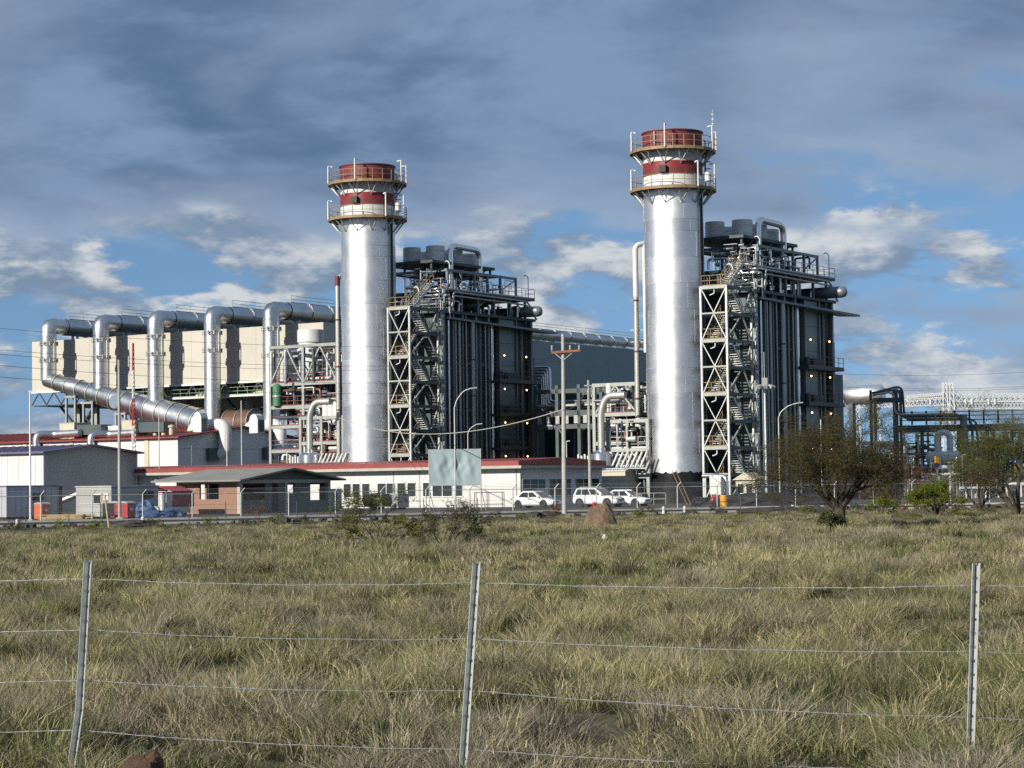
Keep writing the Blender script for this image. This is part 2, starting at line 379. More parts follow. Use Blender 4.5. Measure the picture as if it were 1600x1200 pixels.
def make_stack(label, S, base_black):
    root = plant('chimney', label, 'chimney', S.x, S.y, 0, 'exhaust stacks of the power plant')
    # horizontal joints read off the photograph
    zs = [2.95, 4.9, 7.4, 10.9, 13.4, 15.8, 19.2, 21.8, 24.4, 26.95, 28.15, 31.25]
    lower = MB(); lower.lathe([(2.985, 0), (2.985, 2.94)], 64)
    lower.build('base_section', MAT['black_steel' if base_black else 'clad'], root, label='black bare steel bottom ring with a ragged upper edge' if base_black else None)
    if base_black:
        rg = MB(); n = 60; top = []; rnd = random.Random(4)
        for i in range(n):
            a = 2*math.pi*i/n; top.append((2.997*math.cos(a), 2.997*math.sin(a), 2.95+rnd.uniform(.02, .28)*(1 if i % 5 else .3)))
        bot = [(x, y, 2.6) for x, y, z in top]; rg.add(bot+top, [(i, (i+1) % n, n+(i+1) % n, n+i) for i in range(n)], True)
        rg.build('torn_edge', MAT['black_steel'], root)
    for i, (a, b) in enumerate(zip(zs[:-1], zs[1:])):
        m = MB(); r = 2.985
        m.lathe([(r-.05, a), (r, a+.03), (r, b-.03), (r-.05, b)], 64)
        c = m.build('shell_course', MAT['clad'], root)
        a0 = R(i*37)
        for q in range(7):
            s = MB(); t = a0+q*2*math.pi/7; s.box(-.009, .009, -.005, .008, a+.03, b-.03)
            for j in range(8):
                x, y, z = s.v[-8+j]; s.v[-8+j] = (x*math.sin(t)+(r+y)*math.cos(t), -x*math.cos(t)+(r+y)*math.sin(t), z)
            s.build('seam', MAT['clad'], c)
    bands = [(31.25, 32.6, 2.96, 'white_paint', 'painted_band'), (32.6, 33.25, 2.985, 'red_dull', 'red_band'), (33.25, 33.95, 2.985, 'red_paint', 'red_band'), (33.95, 35.35, 2.96, 'white_paint', 'painted_band')]  # lower red band is duller than the upper one
    for a, b, r, m, nm in bands:
        q = MB(); q.lathe([(r, a), (r, b)], 64); q.build(nm, MAT[m], root)
    rim = MB(); rim.lathe([(2.96, 35.35), (2.98, 35.35), (2.98, 36.95), (3.1, 36.96), (3.1, 37.08), (2.7, 37.08), (2.66, 30.0)], 64)
    rim.build('rim', MAT['red_dull'], root, label='dark red painted top ring')
    seal = MB(); seal.lathe([(.01, 33.0), (2.66, 33.0)], 48); seal.build('flue', MAT['black'], root)
    for z in (35.2, 31.3): ring_platform(root, z, None)
    # mast lamps and boxes on the two decks (angles measured in the plant frame)
    def cam_ang(deg): return R(-90+deg)+PA      # 0 = facing the viewer, positive to the right
    for z, h, angs in ((35.2, 2.1, (-72, -14, 60, 78)), (31.3, 2.3, (-75, 30, 66))):
        for dg in angs:
            t = cam_ang(dg); c, s = math.cos(t), math.sin(t); q = MB(); hh = h*(1 if abs(dg) < 70 else .8)
            q.cyl((4.4*c, 4.4*s, z-.1), (4.4*c, 4.4*s, z+hh), .085, .075, 8)
            q.pipe([(4.4*c, 4.4*s, z+hh-.05), (4.4*c, 4.4*s, z+hh+.12), (4.05*c, 4.05*s, z+hh+.1)], .06, 6)
            p = q.build('deck_lamp', MAT['white'], root); g = MB(); g.lathe([(.05, .1), (.15, -.06), (.0, -.08)], 10, (4.0*c, 4.0*s, z+hh+.06)); g.build('lamp_head', MAT['white'], p)
    t = cam_ang(-22); q = MB(); q.box(-.35, .35, -.02, .45, 0, .7)
    for i, (x, y, z) in enumerate(q.v): q.v[i] = (x*-math.sin(t)+(2.98+y)*math.cos(t), x*math.cos(t)+(2.98+y)*math.sin(t), z+32.75)
    q.build('monitor_box', MAT['black'], root)
    t = cam_ang(70); c, s = math.cos(t), math.sin(t); q = MB(); q.cyl((3.6*c, 3.6*s, 32.0), (3.6*c, 3.6*s, 32.9), .3, n=12); q.build('beacon_light', MAT['white'], root)
    # caged ladder and conduits running down the right-hand side
    t = cam_ang(74); c, s = math.cos(t), math.sin(t); tx, ty = -s, c; q = MB()
    for k in (-.22, .22): q.bar((3.3*c+tx*k, 3.3*s+ty*k, 31.3), (3.3*c+tx*k, 3.3*s+ty*k, 36.2), .06)
    for z in np.arange(31.5, 36.2, .3): q.bar((3.3*c-tx*.22, 3.3*s-ty*.22, z), (3.3*c+tx*.22, 3.3*s+ty*.22, z), .03)
    for z in np.arange(32.6, 36, .7):
        hp = [(3.3*c+tx*.3*math.cos(b)+c*.55*math.sin(b), 3.3*s+ty*.3*math.cos(b)+s*.55*math.sin(b), z) for b in np.linspace(0, math.pi, 7)]; q.sweep(hp, .025, 4)
    q.build('caged_ladder', MAT['steel_dark'], root)
    for dg, r in ((52, .06), (57, .04), (62, .09)):
        t = cam_ang(dg); q = MB(); q.cyl((3.08*math.cos(t), 3.08*math.sin(t), .3), (3.08*math.cos(t), 3.08*math.sin(t), 31.1), r, n=8); q.build('conduit', MAT['steel_dark'], root)
    return root
stR = make_stack('silver exhaust chimney with black base ring and tall antenna on top', SR, True)
stL = make_stack('silver exhaust chimney standing behind the red roofed office', SL, False)
def cam_ang(deg): return R(-90+deg)+PA
t = cam_ang(62); q = MB(); q.cyl((4.4*math.cos(t), 4.4*math.sin(t), 35.2), (4.4*math.cos(t), 4.4*math.sin(t), 39.1), .05, .02, 6)
for k in (.45, .9, 1.4): q.bar((4.4*math.cos(t)-.14, 4.4*math.sin(t), 37.2+k), (4.4*math.cos(t)+.14, 4.4*math.sin(t), 37.2+k), .04)
q.build('antenna', MAT['galv'], stR)
t = cam_ang(-38); q = MB(); q.bar((3.03*math.cos(t), 3.03*math.sin(t), 35.6), (3.03*math.cos(t), 3.03*math.sin(t), 36.9), .45, .06); q.build('light_panel', MAT['white'], stR)

# ================================================================== HEAT RECOVERY BOILERS
W1, W0, T0, T1 = 6.6, -5.5, 4.6, 22.4
def make_boiler(label, S, seed):
    root = plant('boiler_building', label, 'boiler', S.x, S.y, 0, 'heat recovery boilers behind the chimneys')
    rnd = random.Random(seed)
    P = lambda name, mb, m, par=root, **k: mb.build(name, MAT[m], par, **k)
    # casing in storeys of plates
    zs = [0, 2.6, 5.2, 7.8, 10.4, 13.0, 15.6, 18.2, 20.9]
    for a, b in zip(zs[:-1], zs[1:]):
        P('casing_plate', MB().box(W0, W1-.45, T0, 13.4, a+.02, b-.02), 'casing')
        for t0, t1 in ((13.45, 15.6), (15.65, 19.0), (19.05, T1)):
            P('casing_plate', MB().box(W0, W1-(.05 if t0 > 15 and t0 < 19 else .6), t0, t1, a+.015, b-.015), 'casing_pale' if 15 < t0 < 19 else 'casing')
    P('core_wall', MB().box(W0+.3, W1-1.0, T0+.3, T1-.3, 0, 20.9), 'steel_dark')
    for t, w in ((4.75, .32), (6.5, .22), (8.3, .24), (8.9, .16), (10.9, .26), (13.4, .30), (15.55, .22), (19.05, .22), (22.2, .36)):
        P('buckstay_column', MB().box(W1-.45, W1+.12, t-w/2, t+w/2, 0, 21.0), 'casing_pale')
    for z in (5.2, 10.4, 15.6): P('tie_beam', MB().box(W1-.42, W1-.2, 4.9, 13.3, z-.14, z+.14), 'casing')
    # downcomer pipe standing clear of the wall
    p = P('downcomer_pipe', MB().cyl((W1+.5, 9.6, .3), (W1+.5, 9.6, 20.4), .24, n=14), 'pipe_grey')
    for z in (4, 8, 12, 16): P('pipe_clamp', MB().cyl((W1+.5, 9.6, z-.06), (W1+.5, 9.6, z+.06), .29, n=14), 'steel_dark', p)
    for t, w, r, m_ in ((5.6, .15, .13, 'pipe_bright'), (6.9, .2, .10, 'pipe_grey'), (7.6, .2, .16, 'pipe_grey'), (8.7, .35, .09, 'pipe_grey'), (11.6, .2, .14, 'casing_pale'), (12.5, .3, .10, 'pipe_grey'), (14.5, -.2, .22, 'pipe_bright'), (20.4, -.1, .20, 'casing_pale')):
        P('vertical_pipe', MB().cyl((W1+w-.1, t, .3), (W1+w-.1, t, 20.2), r, n=10), m_)
    # walkways on the long side with their lamps
    for z in (2.5, 6.3, 10.1, 13.9):
        d = P('walkway', MB().box(W1+.02, W1+1.25, 13.9, T1, z-.28, z), 'steel_dark')
        rl = MB(); railing(rl, None, [(W1+1.2, 13.9, z), (W1+1.2, T1-.05, z)], 1.1, 1.2, .05); P('guard_rail', rl, 'rail_rust', d)
        P('equipment', MB().box(W1+.2, W1+.75, 16.2, 18.6, z+.1, z+.9).cyl((W1+.55, 15.0, z+.1), (W1+.55, 15.0, z+1.0), .3, n=10), 'steel_dark', d)
    for z in (5.2, 9.0, 12.8, 16.6):
        for t in (15.6, 20.1):
            q = P('lamp_bracket', MB().bar((W1+.1, t, z+.15), (W1+.65, t, z+.25), .06), 'galv')
            g = MB(); g.lathe([(.001, -.09), (.07, -.05), (.09, .02), (.06, .07), (.001, .09)], 8, (W1+.68, t, z+.12)); P('lamp_globe', g, 'lamp_glow', q)
    # rain hood along the upper wall: a wedge that widens with distance
    h = MB(); vs = [(W1-.3, 5.0, 20.6), (W1+.4, 5.0, 20.55), (W1+2.2, 24.6, 19.75), (W1-.3, 24.6, 19.9)]
    h.add([Vector(v)-Vector((0, 0, .22)) for v in vs]+[Vector(v) for v in vs], [(3,2,1,0),(4,5,6,7),(0,1,5,4),(1,2,6,5),(2,3,7,6),(3,0,4,7)])
    P('rain_hood', h, 'casing_pale')
    # inlet duct tapering away at the far end
    q = MB(); a = [(W0+.5, T1, 1), (W1-2.5, T1, 1), (W1-2.5, T1, 19), (W0+.5, T1, 19)]; b = [(W0+3, T1+13, 2), (W1-6, T1+13, 2), (W1-6, T1+13, 8), (W0+3, T1+13, 8)]
    q.add(a+b, [(0,1,5,4),(1,2,6,5),(2,3,7,6),(3,0,4,7),(7,6,5,4)]); P('inlet_duct', q, 'casing')
    q = MB(); q.box(W1-2.4, W1-.05, T1+.05, T1+.5, 0, 16.8); P('side_tower', q, 'casing')
    q = MB(); q.box(W1-2.4, W1-.1, T1+.55, T1+2.5, 0, 13.4); P('side_house', q, 'casing')
    # ---- decks above the casing
    d1 = P('roof_deck', MB().box(W0, W1+.3, T0-1.0, T1+.4, 20.95, 21.25), 'steel_dark')
    rl = MB(); railing(rl, None, [(W1+.25, T0-.6, 23.6), (W1+.25, T1+.3, 23.6)], 1.1, 1.3, .05); railing(rl, None, [(W0, T1+.3, 23.6), (W1+.25, T1+.3, 23.6)], 1.1, 1.3, .05)
    d2 = P('pipe_deck', MB().box(W0+1, W1+.25, T0+1.2, T1+.35, 23.35, 23.6), 'steel_dark'); P('guard_rail', rl, 'galv', d2)
    for t in (5.0, 8.2, 11.4, 14.6, 17.8, 21.0):
        P('roof_column', MB().box(W1-.12, W1+.12, t-.13, t+.13, 21.25, 23.35), 'casing_pale')
        P('roof_column', MB().box(W0+1, W0+1.24, t-.13, t+.13, 21.25, 23.35), 'steel_dark')
    # portal frames carrying the silencer deck
    for t in (6.0, 8.6, 11.2, 13.8, 16.4):
        fr = MB(); 
        for w in (-1.5, 2.2, W1-.3): fr.bar((w, t, 23.6), (w, t, 25.9), .24)
        fr.bar((-1.5, t, 25.8), (W1-.3, t, 25.8), .22, .28); P('portal_frame', fr, 'casing_pale')
    fr = MB()
    for w in (W1-.3, 2.2, -1.5): fr.bar((w, 5.8, 25.8), (w, 19.6, 25.75), .2, .28)
    fr.bar((W1-.3, 19.6, 23.6), (W1-.3, 19.6, 25.9), .22); fr.bar((W1-.3, 16.5, 24.2), (W1-.3, 19.5, 25.6), .12)
    P('edge_beam', fr, 'casing_pale')
    d3 = P('silencer_deck', MB().box(-1.6, 5.6, 4.2, 16.4, 26.55, 26.85), 'steel_dark')
    for w in (-1.3, 1.6, 5.2):
        for t in (4.6, 8.4, 12.4, 16.0): P('deck_support', MB().bar((w, t, 25.9), (w, t, 26.6), .2), 'steel_dark')
    for t in (4.8, 9.0, 13.0): P('deck_support', MB().bar((5.3, t, 25.2), (5.3, t+2.0, 26.5), .12), 'steel_dark')
    for i, (w, t, r, h) in enumerate([(1.1, 6.6, 1.0, 1.75), (4.1, 6.9, 1.05, 1.75), (3.7, 11.0, 1.0, 1.65), (3.4, 14.4, .95, 1.5), (.4, 10.5, .95, 1.6)]):
        q = MB(); q.lathe([(r*.96, 0), (r, .04), (r, h), (r*.93, h+.05), (r*.86, h+.04), (r*.86, .5), (.01, .5)], 28, (w, t, 26.85))
        c = P('silencer', q, 'white_paint'); 
        g = MB()
        for z in (.35, 1.2): g.lathe([(r+.001, z), (r+.03, z), (r+.03, z+.07), (r+.001, z+.07)], 28, (w, t, 26.85), smooth=False)
        P('silencer_band', g, 'galv', c)
    # inverted-U pipe above the deck
    P('loop_pipe', MB().pipe([(5.3, 8.0, 23.6), (5.3, 8.0, 28.75), (5.3, 13.75, 28.6), (5.3, 13.75, 23.6)], .33, 16, 1.0), 'pipe_bright')
    # steam drums lying across the boiler
    for t, z, r in ((20.6, 21.95, .62),):
        q = MB(); q.sweep([(W0+1, t, z), (W0+1.4, t, z), (W1+2.0, t, z), (W1+2.35, t, z), (W1+2.55, t, z)], [r*.5, r, r, r*.85, r*.35], 20); P('steam_drum', q, 'casing_pale')
    for t, z, r in ((7.5, 22.3, .5), (12.5, 22.3, .55)):
        q = MB(); q.sweep([(W0+.8, t, z), (W0+1.1, t, z), (W1-.9, t, z), (W1-.6, t, z)], [r*.5, r, r, r*.5], 16); P('steam_drum', q, 'casing_pale')
    # twin lines that follow the deck edge and drop at the far corner
    for k, dz in ((0, 0.0), (1, -.42)):
        P('edge_pipe', MB().pipe([(W1+.55, 5.6, 21.6+dz), (W1+.55, 6.0, 23.3+dz), (W1+.55, 20.6, 23.15+dz), (W1+.55, 22.6, 21.6+dz)], .10, 8, .3), 'pipe_grey')
    P('edge_pipe', MB().pipe([(W1+.4, 5.4, 20.3), (W1+.4, 5.4, 22.9), (W1+.4, 4.6, 22.9)], .11, 8, .3), 'pipe_grey')
    # bright manifold lines running across the end (plant u direction)
    for k in range(7):
        z = 21.55+.36*k+rnd.uniform(-.06, .06); r = rnd.choice((.09, .13, .17)); t = T0-.2+rnd.uniform(-.5, .5)
        a = rnd.uniform(2.2, 4.0); b = rnd.uniform(5.8, 6.9)
        P('manifold_pipe', MB().pipe([(a, t, z), (b, t, z), (b, t+rnd.uniform(1.0, 2.5), z)], r, 10, .35), 'pipe_bright')
    # crowd of small lines, valves and risers on the decks
    for i in range(58):
        lev = rnd.choice((21.25, 21.25, 23.6, 23.6, 23.6)); w = rnd.uniform(.5, W1-.2); t = rnd.uniform(4.2, 20); r = rnd.choice((.06, .08, .11, .15))
        if lev == 23.6 and t > 18: continue
        zt = lev+rnd.uniform(.7, 2.0); q = MB(); d = rnd.choice(((1, 0), (1, 0), (0, 1))); L = rnd.uniform(.8, 2.6)
        w2 = min(w+d[0]*L, W1-.1); t2 = min(t+d[1]*L, 20.5)
        q.pipe([(w, t, lev), (w, t, zt), (w2+.01, t2, zt), (w2+.01, t2, lev+rnd.uniform(0, 1.0))], r, 8)
        P('small_pipe', q, 'pipe_bright' if rnd.random() < .62 else ('galv' if rnd.random() < .5 else 'steel_dark'))
    for i in range(26):
        lev = rnd.choice((21.25, 23.6)); w = rnd.uniform(1.0, W1-.3); t = rnd.uniform(4.0, 19); z = lev+rnd.uniform(.3, 1.6); q = MB(); s = rnd.uniform(.14, .3)
        q.cyl((w-s, t, z), (w+s, t, z), s*.8, n=10); q.cyl((w, t, z), (w, t, z+s*2.6), s*.35, n=8); q.cyl((w, t, z+s*2.4), (w, t, z+s*2.7), s*1.1, n=12)
        P('valve', q, rnd.choice(('pipe_bright', 'pipe_bright', 'galv', 'rail_red')))
    for i in range(46):
        w = rnd.uniform(1.6, W1); t = rnd.uniform(3.2, 5.6); lev = 21.3+rnd.uniform(0, 4.6); L = rnd.uniform(.3, 1.5); r = rnd.choice((.05, .08, .12, .2))
        q = MB(); q.cyl((w, t, lev), (min(w+L, W1+.3), t, lev), r, n=8)
        if rnd.random() < .5: q.cyl((w, t, lev-.8), (w, t, lev+.2), r*.8, n=8)
        P('small_pipe', q, 'pipe_bright' if rnd.random() < .75 else 'steel_dark')
    # lamp canes
    for w, t, z, h in ((6.2, 6.6, 23.6, 3.0), (6.7, 21.6, 23.6, 2.5), (5.9, 1.2, 21.3, 2.1)):
        q = MB(); q.pipe([(w, t, z), (w, t, z+h), (w-.35, t, z+h+.28), (w-.6, t, z+h+.15)], .06, 8, .25); P('deck_lamp', q, 'white_paint')
    # stair from the tower head up to the pipe deck
    q = MB(); tr = MB(); a = Vector((5.4, .2, 21.3)); b = Vector((5.4, 4.0, 24.3))
    for dw in (-.5, .5): q.bar(a+Vector((dw, 0, 0)), b+Vector((dw, 0, 0)), .06, .26)
    for i in range(15): p = a.lerp(b, (i+.5)/15); tr.box(p.x-.47, p.x+.47, p.y-.13, p.y+.13, p.z-.02, p.z+.02)
    s = P('roof_stair', q, 'galv'); P('treads', tr, 'galv', s)
    rl = MB()
    for dw in (-.5, .5):
        for h in (.5, 1.0): rl.bar(a+Vector((dw, 0, h)), b+Vector((dw, 0, h)), .05)
        for i in range(6): p = a.lerp(b, i/5)+Vector((dw, 0, 0)); rl.bar(p, p+Vector((0,0,1.0)), .05)
    P('hand_rail', rl, 'rail_yellow', s)
    return root
boR = make_boiler('dark boiler building with silencers on top, beside the antenna chimney', SR, 5)
boL = make_boiler('dark boiler building with silencers on top, behind the red roofed office', SL, 9)
# lightning rods and standpipes beside each chimney
def standpipe(S, label, red):
    r = plant('vent_pipe', label, 'pipe', S.x, S.y)
    b = MB().cyl((-5.1, 1.0, 5.2), (-5.1, 1.0, 21.0), .28, n=14).build('riser', MAT['pipe_grey'], r)
    MB().pipe([(-5.1, 1.0, 5.3), (-5.1, 1.0, 4.3), (-6.3, .6, 3.6), (-6.3, .6, .1)], .28, 14, .6).build('bottom_bend', MAT['pipe_grey'], r)
    if red:
        MB().pipe([(-5.1, 1.0, 21.0), (-5.1, 1.0, 25.6), (-3.2, 3.6, 25.9)], .26, 14, .8).build('upper_riser', MAT['pipe_grey'], r)
        MB().cyl((-5.1, 1.0, 24.4), (-5.1, 1.0, 25.5), .29, n=14).build('red_collar', MAT['red_dull'], r)
    else:
        MB().pipe([(-5.1, 1.0, 21.0), (-5.1, 1.0, 26.2), (-4.6, 2.0, 26.5), (-3.2, 4.6, 26.5)], .28, 14, .8).build('upper_riser', MAT['white_paint'], r)
        MB().pipe([(-4.35, 1.6, 15.3), (-4.35, 1.6, 26.4), (-3.0, 4.4, 26.6)], .25, 14, .8).build('branch_riser', MAT['white_paint'], r)
        for z in (16.4, 17.6): MB().bar((-5.7, .8, z), (-3.8, 1.8, z), .14).build('pipe_support', MAT['galv'], r)
    for z in (10.6, 15.4, 20.6): MB().cyl((-5.1, 1.0, z-.09), (-5.1, 1.0, z+.09), .295, n=14).build('red_ring', MAT['red_dull'], b)
standpipe(SR, 'pale vent pipes with red rings beside the antenna chimney', False)
standpipe(SL, 'grey vent pipe with red collar beside the chimney behind the office', True)

# ================================================================== STAIR TOWERS
def make_stairs(label, S):
    root = plant('stair_tower', label, 'stair tower', S.x, S.y, 0, 'stair towers against the boilers')
    P = lambda name, mb, m, par=root, **k: mb.build(name, MAT[m], par, **k)
    w0, w1, t0, t1 = 3.75, 6.6, -1.5, 3.7; lv = [21.3-2.63*k for k in range(9)]
    for w in (w0, w1):
        for t in (t0, t1): P('post', MB().box(w-.10, w+.10, t-.10, t+.10, 0, 21.3), 'galv')
    for k, z in enumerate(lv[:8]):
        thick = k % 2 == 0
        P('cross_beam', MB().box(w0+.13, w1-.13, t0-.12, t0+.12, z-(.30 if thick else .14), z-(0 if thick else -.02)), 'steel_pale')
        P('cross_beam', MB().box(w1-.12, w1+.12, t0+.13, t1-.13, z-.32, z), 'casing')
        P('cross_beam', MB().box(w0-.12, w0+.12, t0+.13, t1-.13, z-.32, z), 'casing')
        P('cross_beam', MB().box(w0+.13, w1-.13, t1-.12, t1+.12, z-.3, z), 'casing')
    mid = (w0+w1)/2
    for k in range(0, 7, 2):
        for sgn in (-1, 1):
            e = w0+.1 if sgn < 0 else w1-.1
            P('brace', MB().bar((e, t0, lv[k]-.3), (mid, t0, lv[k+1]), .085), 'galv')
            P('brace', MB().bar((mid, t0, lv[k+1]-.1), (e, t0, lv[k+2]+.0), .085), 'galv')
            P('side_brace', MB().bar((w1, (1.4 if sgn < 0 else 1.8), lv[k+1]-.3), (w1, (t0+.1 if sgn < 0 else t1-.1), lv[k+2]+.05), .13), 'steel_pale')
        P('side_brace', MB().bar((w1, 2.2, lv[k+1]+.1), (w1, t1-.15, lv[k]-.35), .15), 'steel_pale')
    # switchback flights
    for k in range(0, 7, 2):
        for (za, zb, ta, tb, wc) in ((lv[k], lv[k+1], -.5, 2.1, 5.95), (lv[k+1], lv[k+2], 2.1, -.5, 4.5)):
            q = MB(); tr = MB(); a = Vector((wc, ta, za)); b = Vector((wc, tb, zb))
            for dw in (-.48, .48): q.bar(a+Vector((dw, 0, 0)), b+Vector((dw, 0, 0)), .05, .24)
            for i in range(12): p = a.lerp(b, (i+.5)/12); tr.box(p.x-.46, p.x+.46, p.y-.14, p.y+.14, p.z-.03, p.z+.03)
            s = P('stair_flight', q, 'galv'); P('treads', tr, 'galv', s)
            rl = MB()
            for dw in (-.48, .48):
                for h in (.5, 1.0): rl.bar(a+Vector((dw, 0, h)), b+Vector((dw, 0, h)), .045)
                for i in range(5): p = a.lerp(b, i/4)+Vector((dw, 0, 0)); rl.bar(p, p+Vector((0,0,1.0)), .045)
            P('hand_rail', rl, 'rail_yellow' if wc < 5 else 'steel_pale', s)
        l = P('landing', MB().box(w0+.15, w1-.15, 2.1, t1-.2, lv[k+1]-.14, lv[k+1]), 'galv')
    for k in range(0, 8, 2):
        l = P('landing', MB().box(w0+.15, w1-.15, t0+.13, -.5, lv[k]-.14, lv[k]+.01), 'galv')
        rl = MB(); railing(rl, None, [(w0+.1, -.3, lv[k]), (w0+.1, t0+.05, lv[k]), (w1-.1, t0+.05, lv[k])], 1.05, .9, .05); P('hand_rail', rl, 'rail_yellow', l)
        P('work_lamp', MB().pipe([(5.2, t0+.1, lv[k]-.3), (5.2, t0+.1, lv[k]-.75), (4.7, t0+.1, lv[k]-.9)], .06, 6), 'white_paint')
    # caged ladder at the rear corner
    q = MB()
    for dw in (-.2, .2): q.bar((w1+.3, t1+.35+dw, .5), (w1+.3, t1+.35+dw, 22.3), .06)
    for z in np.arange(.8, 22, .33): q.bar((w1+.3, t1+.15, z), (w1+.3, t1+.55, z), .04)
    P('ladder', q, 'galv')
    for z in np.arange(2.5, 21.5, .95): P('ladder_hoop', MB().bar((w1+.36, t1+.05, z), (w1+.36, t1+.6, z), .05, .32), 'galv', root)
make_stairs('galvanised zigzag stair tower between antenna chimney and its boiler', SR)
make_stairs('galvanised zigzag stair tower rising behind the red roofed office', SL)

# ================================================================== AIR COOLED CONDENSER
R5 = uv(at(424, 560, 300)); VW = R5.y+3.6; RU = [R5.x-10.78*k for k in range(5)]
c0 = onv(505, 498, VW); cl = onv(50, 530, VW); ZT, ZB = 24.9, 17.3
acc = plant('air_cooled_condenser', 'long beige clad condenser hall on steel legs', 'condenser', c0.x, VW)
aw = c0.x-cl.x; LEN = 116.0
for i in range(14):
    a, b = -aw+aw*i/14, -aw+aw*(i+1)/14
    MB().box(a+.012, b-.012, 0, .18, ZB, ZT).build('wall_panel', MAT['acc_wall'], acc)
for i in range(26):
    a, b = LEN*i/26, LEN*(i+1)/26
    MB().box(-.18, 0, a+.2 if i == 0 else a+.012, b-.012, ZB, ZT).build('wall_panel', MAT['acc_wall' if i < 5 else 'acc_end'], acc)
MB().box(-aw-.2, -aw, .2, LEN, ZB, ZT).build('back_wall', MAT['acc_wall'], acc)
MB().box(-aw, -.2, .2, LEN, ZB+.1, ZB+.3).build('fan_floor', MAT['steel_dark'], acc)
MB().box(-aw, -.2, LEN-.2, LEN, ZB, ZT).build('rear_wall', MAT['acc_wall'], acc)
MB().box(-aw-.25, .05, -.25, .02, ZB-.28, ZB-.02).build('sill_beam', MAT['white_paint'], acc)
MB().box(.0, .25, -.25, LEN, ZB-.3, ZB-.02).build('sill_beam', MAT['steel_pale'], acc)
wk = MB().box(-aw+12, .3, -1.8, -.3, 15.05, 15.3).build('walkway', MAT['white_paint'], acc)
rl = MB(); railing(rl, None, [(-aw+12, -1.75, 15.3), (.3, -1.75, 15.3)], 1.1, 1.8, .05); rl.build('guard_rail', MAT['rail_green'], wk)
for i in range(5):
    for j in range(4):
        u = RU[i]-c0.x+4.0; v = 6+j*12
        if u > -1.5: continue
        g = MB(); g.lathe([(4.5, 0), (4.1, .55), (3.4, 1.3), (3.1, 2.0)], 28, (u, v, 15.25)); f = g.build('fan_bell', MAT['fan_yellow'], acc)
        if j == 0:
            b = MB(); b.cyl((u, v, 16.2), (u, v, 17.2), .5, n=12)
            for q in range(6):
                t = q*math.pi/3; b.bar((u, v, 16.6), (u+3*math.cos(t), v+3*math.sin(t), 16.7), .35, .05)
            b.build('fan', MAT['steel_dark'], f)
MB().box(-aw, -.2, .4, LEN, 15.05, 15.2).build('lower_floor', MAT['steel_dark'], acc)
tr = MB()
for i in range(int(aw/3.1)):
    a = -aw+i*3.1; tr.bar((a, -.05, 15.2), (a+1.55, -.05, ZB-.2), .14); tr.bar((a+1.55, -.05, ZB-.2), (a+3.1, -.05, 15.2), .14)
tr.build('edge_truss', MAT['steel_dark'], acc)
tr = MB()
for i in range(30):
    a = i*3.4; tr.bar((0, a, 15.2), (0, a+1.7, ZB-.2), .14); tr.bar((0, a+1.7, ZB-.2), (0, a+3.4, 15.2), .14)
tr.build('edge_truss', MAT['steel_dark'], acc)
for i in range(5):
    for j in range(4):
        u = -aw+6.5+i*11.2; v = 3.5+j*27
        if u > -.5: u = -.8
        MB().box(u-.4, u+.4, v-.4, v+.4, 0, 15.1).build('leg', MAT['steel_pale'], acc)
        for s in (-1, 1): MB().bar((u, v, 11.2), (u+s*4.0, v, 15.0), .3).build('leg_brace', MAT['steel_dark'], acc)
        if i < 4 and j == 0: MB().box(u+.4, u+10.8, v-.2, v+.2, 10.8, 11.2).build('tie_beam', MAT['steel_pale'], acc)
u = -aw+6.5
for du in (3.6,): MB().box(u+du-.3, u+du+.3, 3.2, 3.8, 0, 15.1).build('leg', MAT['steel_pale'], acc)
for a, b in ((0, 3.6), (3.6, 0)):
    for z in (7.0, 11.2): MB().bar((u+a, 3.1, z), (u+b, 3.1, z+3.8), .2).build('leg_brace', MAT['steel_dark'], acc)

sd = plant('steam_duct', 'silver steam duct with five risers in front of the condenser wall', 'duct', R5.x, R5.y)
DR = 1.17
hz0, hz1 = 18.7, 11.4; uL = RU[4]-R5.x; uE = onv(312, 655, R5.y).x-R5.x
def hdr(u): f = (u-uL)/(uE-uL); return hz0+(hz1-hz0)*f, 1.1+1.05*f
ns = 13
for i in range(ns):
    a = uL-.3+(uE-uL+.3)*i/ns; b = uL-.3+(uE-uL+.3)*(i+1)/ns
    za, ra = hdr(a); zb, rb = hdr(b)
    q = MB(); q.cyl((a, 0, za), (b, 0, zb), ra, rb, 40, cap=(i in (0, ns-1)))
    s = q.build('header_section', MAT['duct'], sd)
    d = Vector((b-a, 0, zb-za)).normalized()
    g = MB(); g.cyl(Vector((b, 0, zb))-d*.12, Vector((b, 0, zb))+d*.02, rb+.10, rb+.10, 40); g.build('stiffening_ring', MAT['pipe_grey'], s)
ze, re = hdr(uE)
MB().sweep([(uE, 0, ze), (uE+1.4, -.1, ze-.4), (uE+2.3, -.5, ze-1.6), (uE+2.4, -.6, ze-5)], [re*.98, re*.95, re*.9, re*.85], 32).build('end_elbow', MAT['duct'], sd)
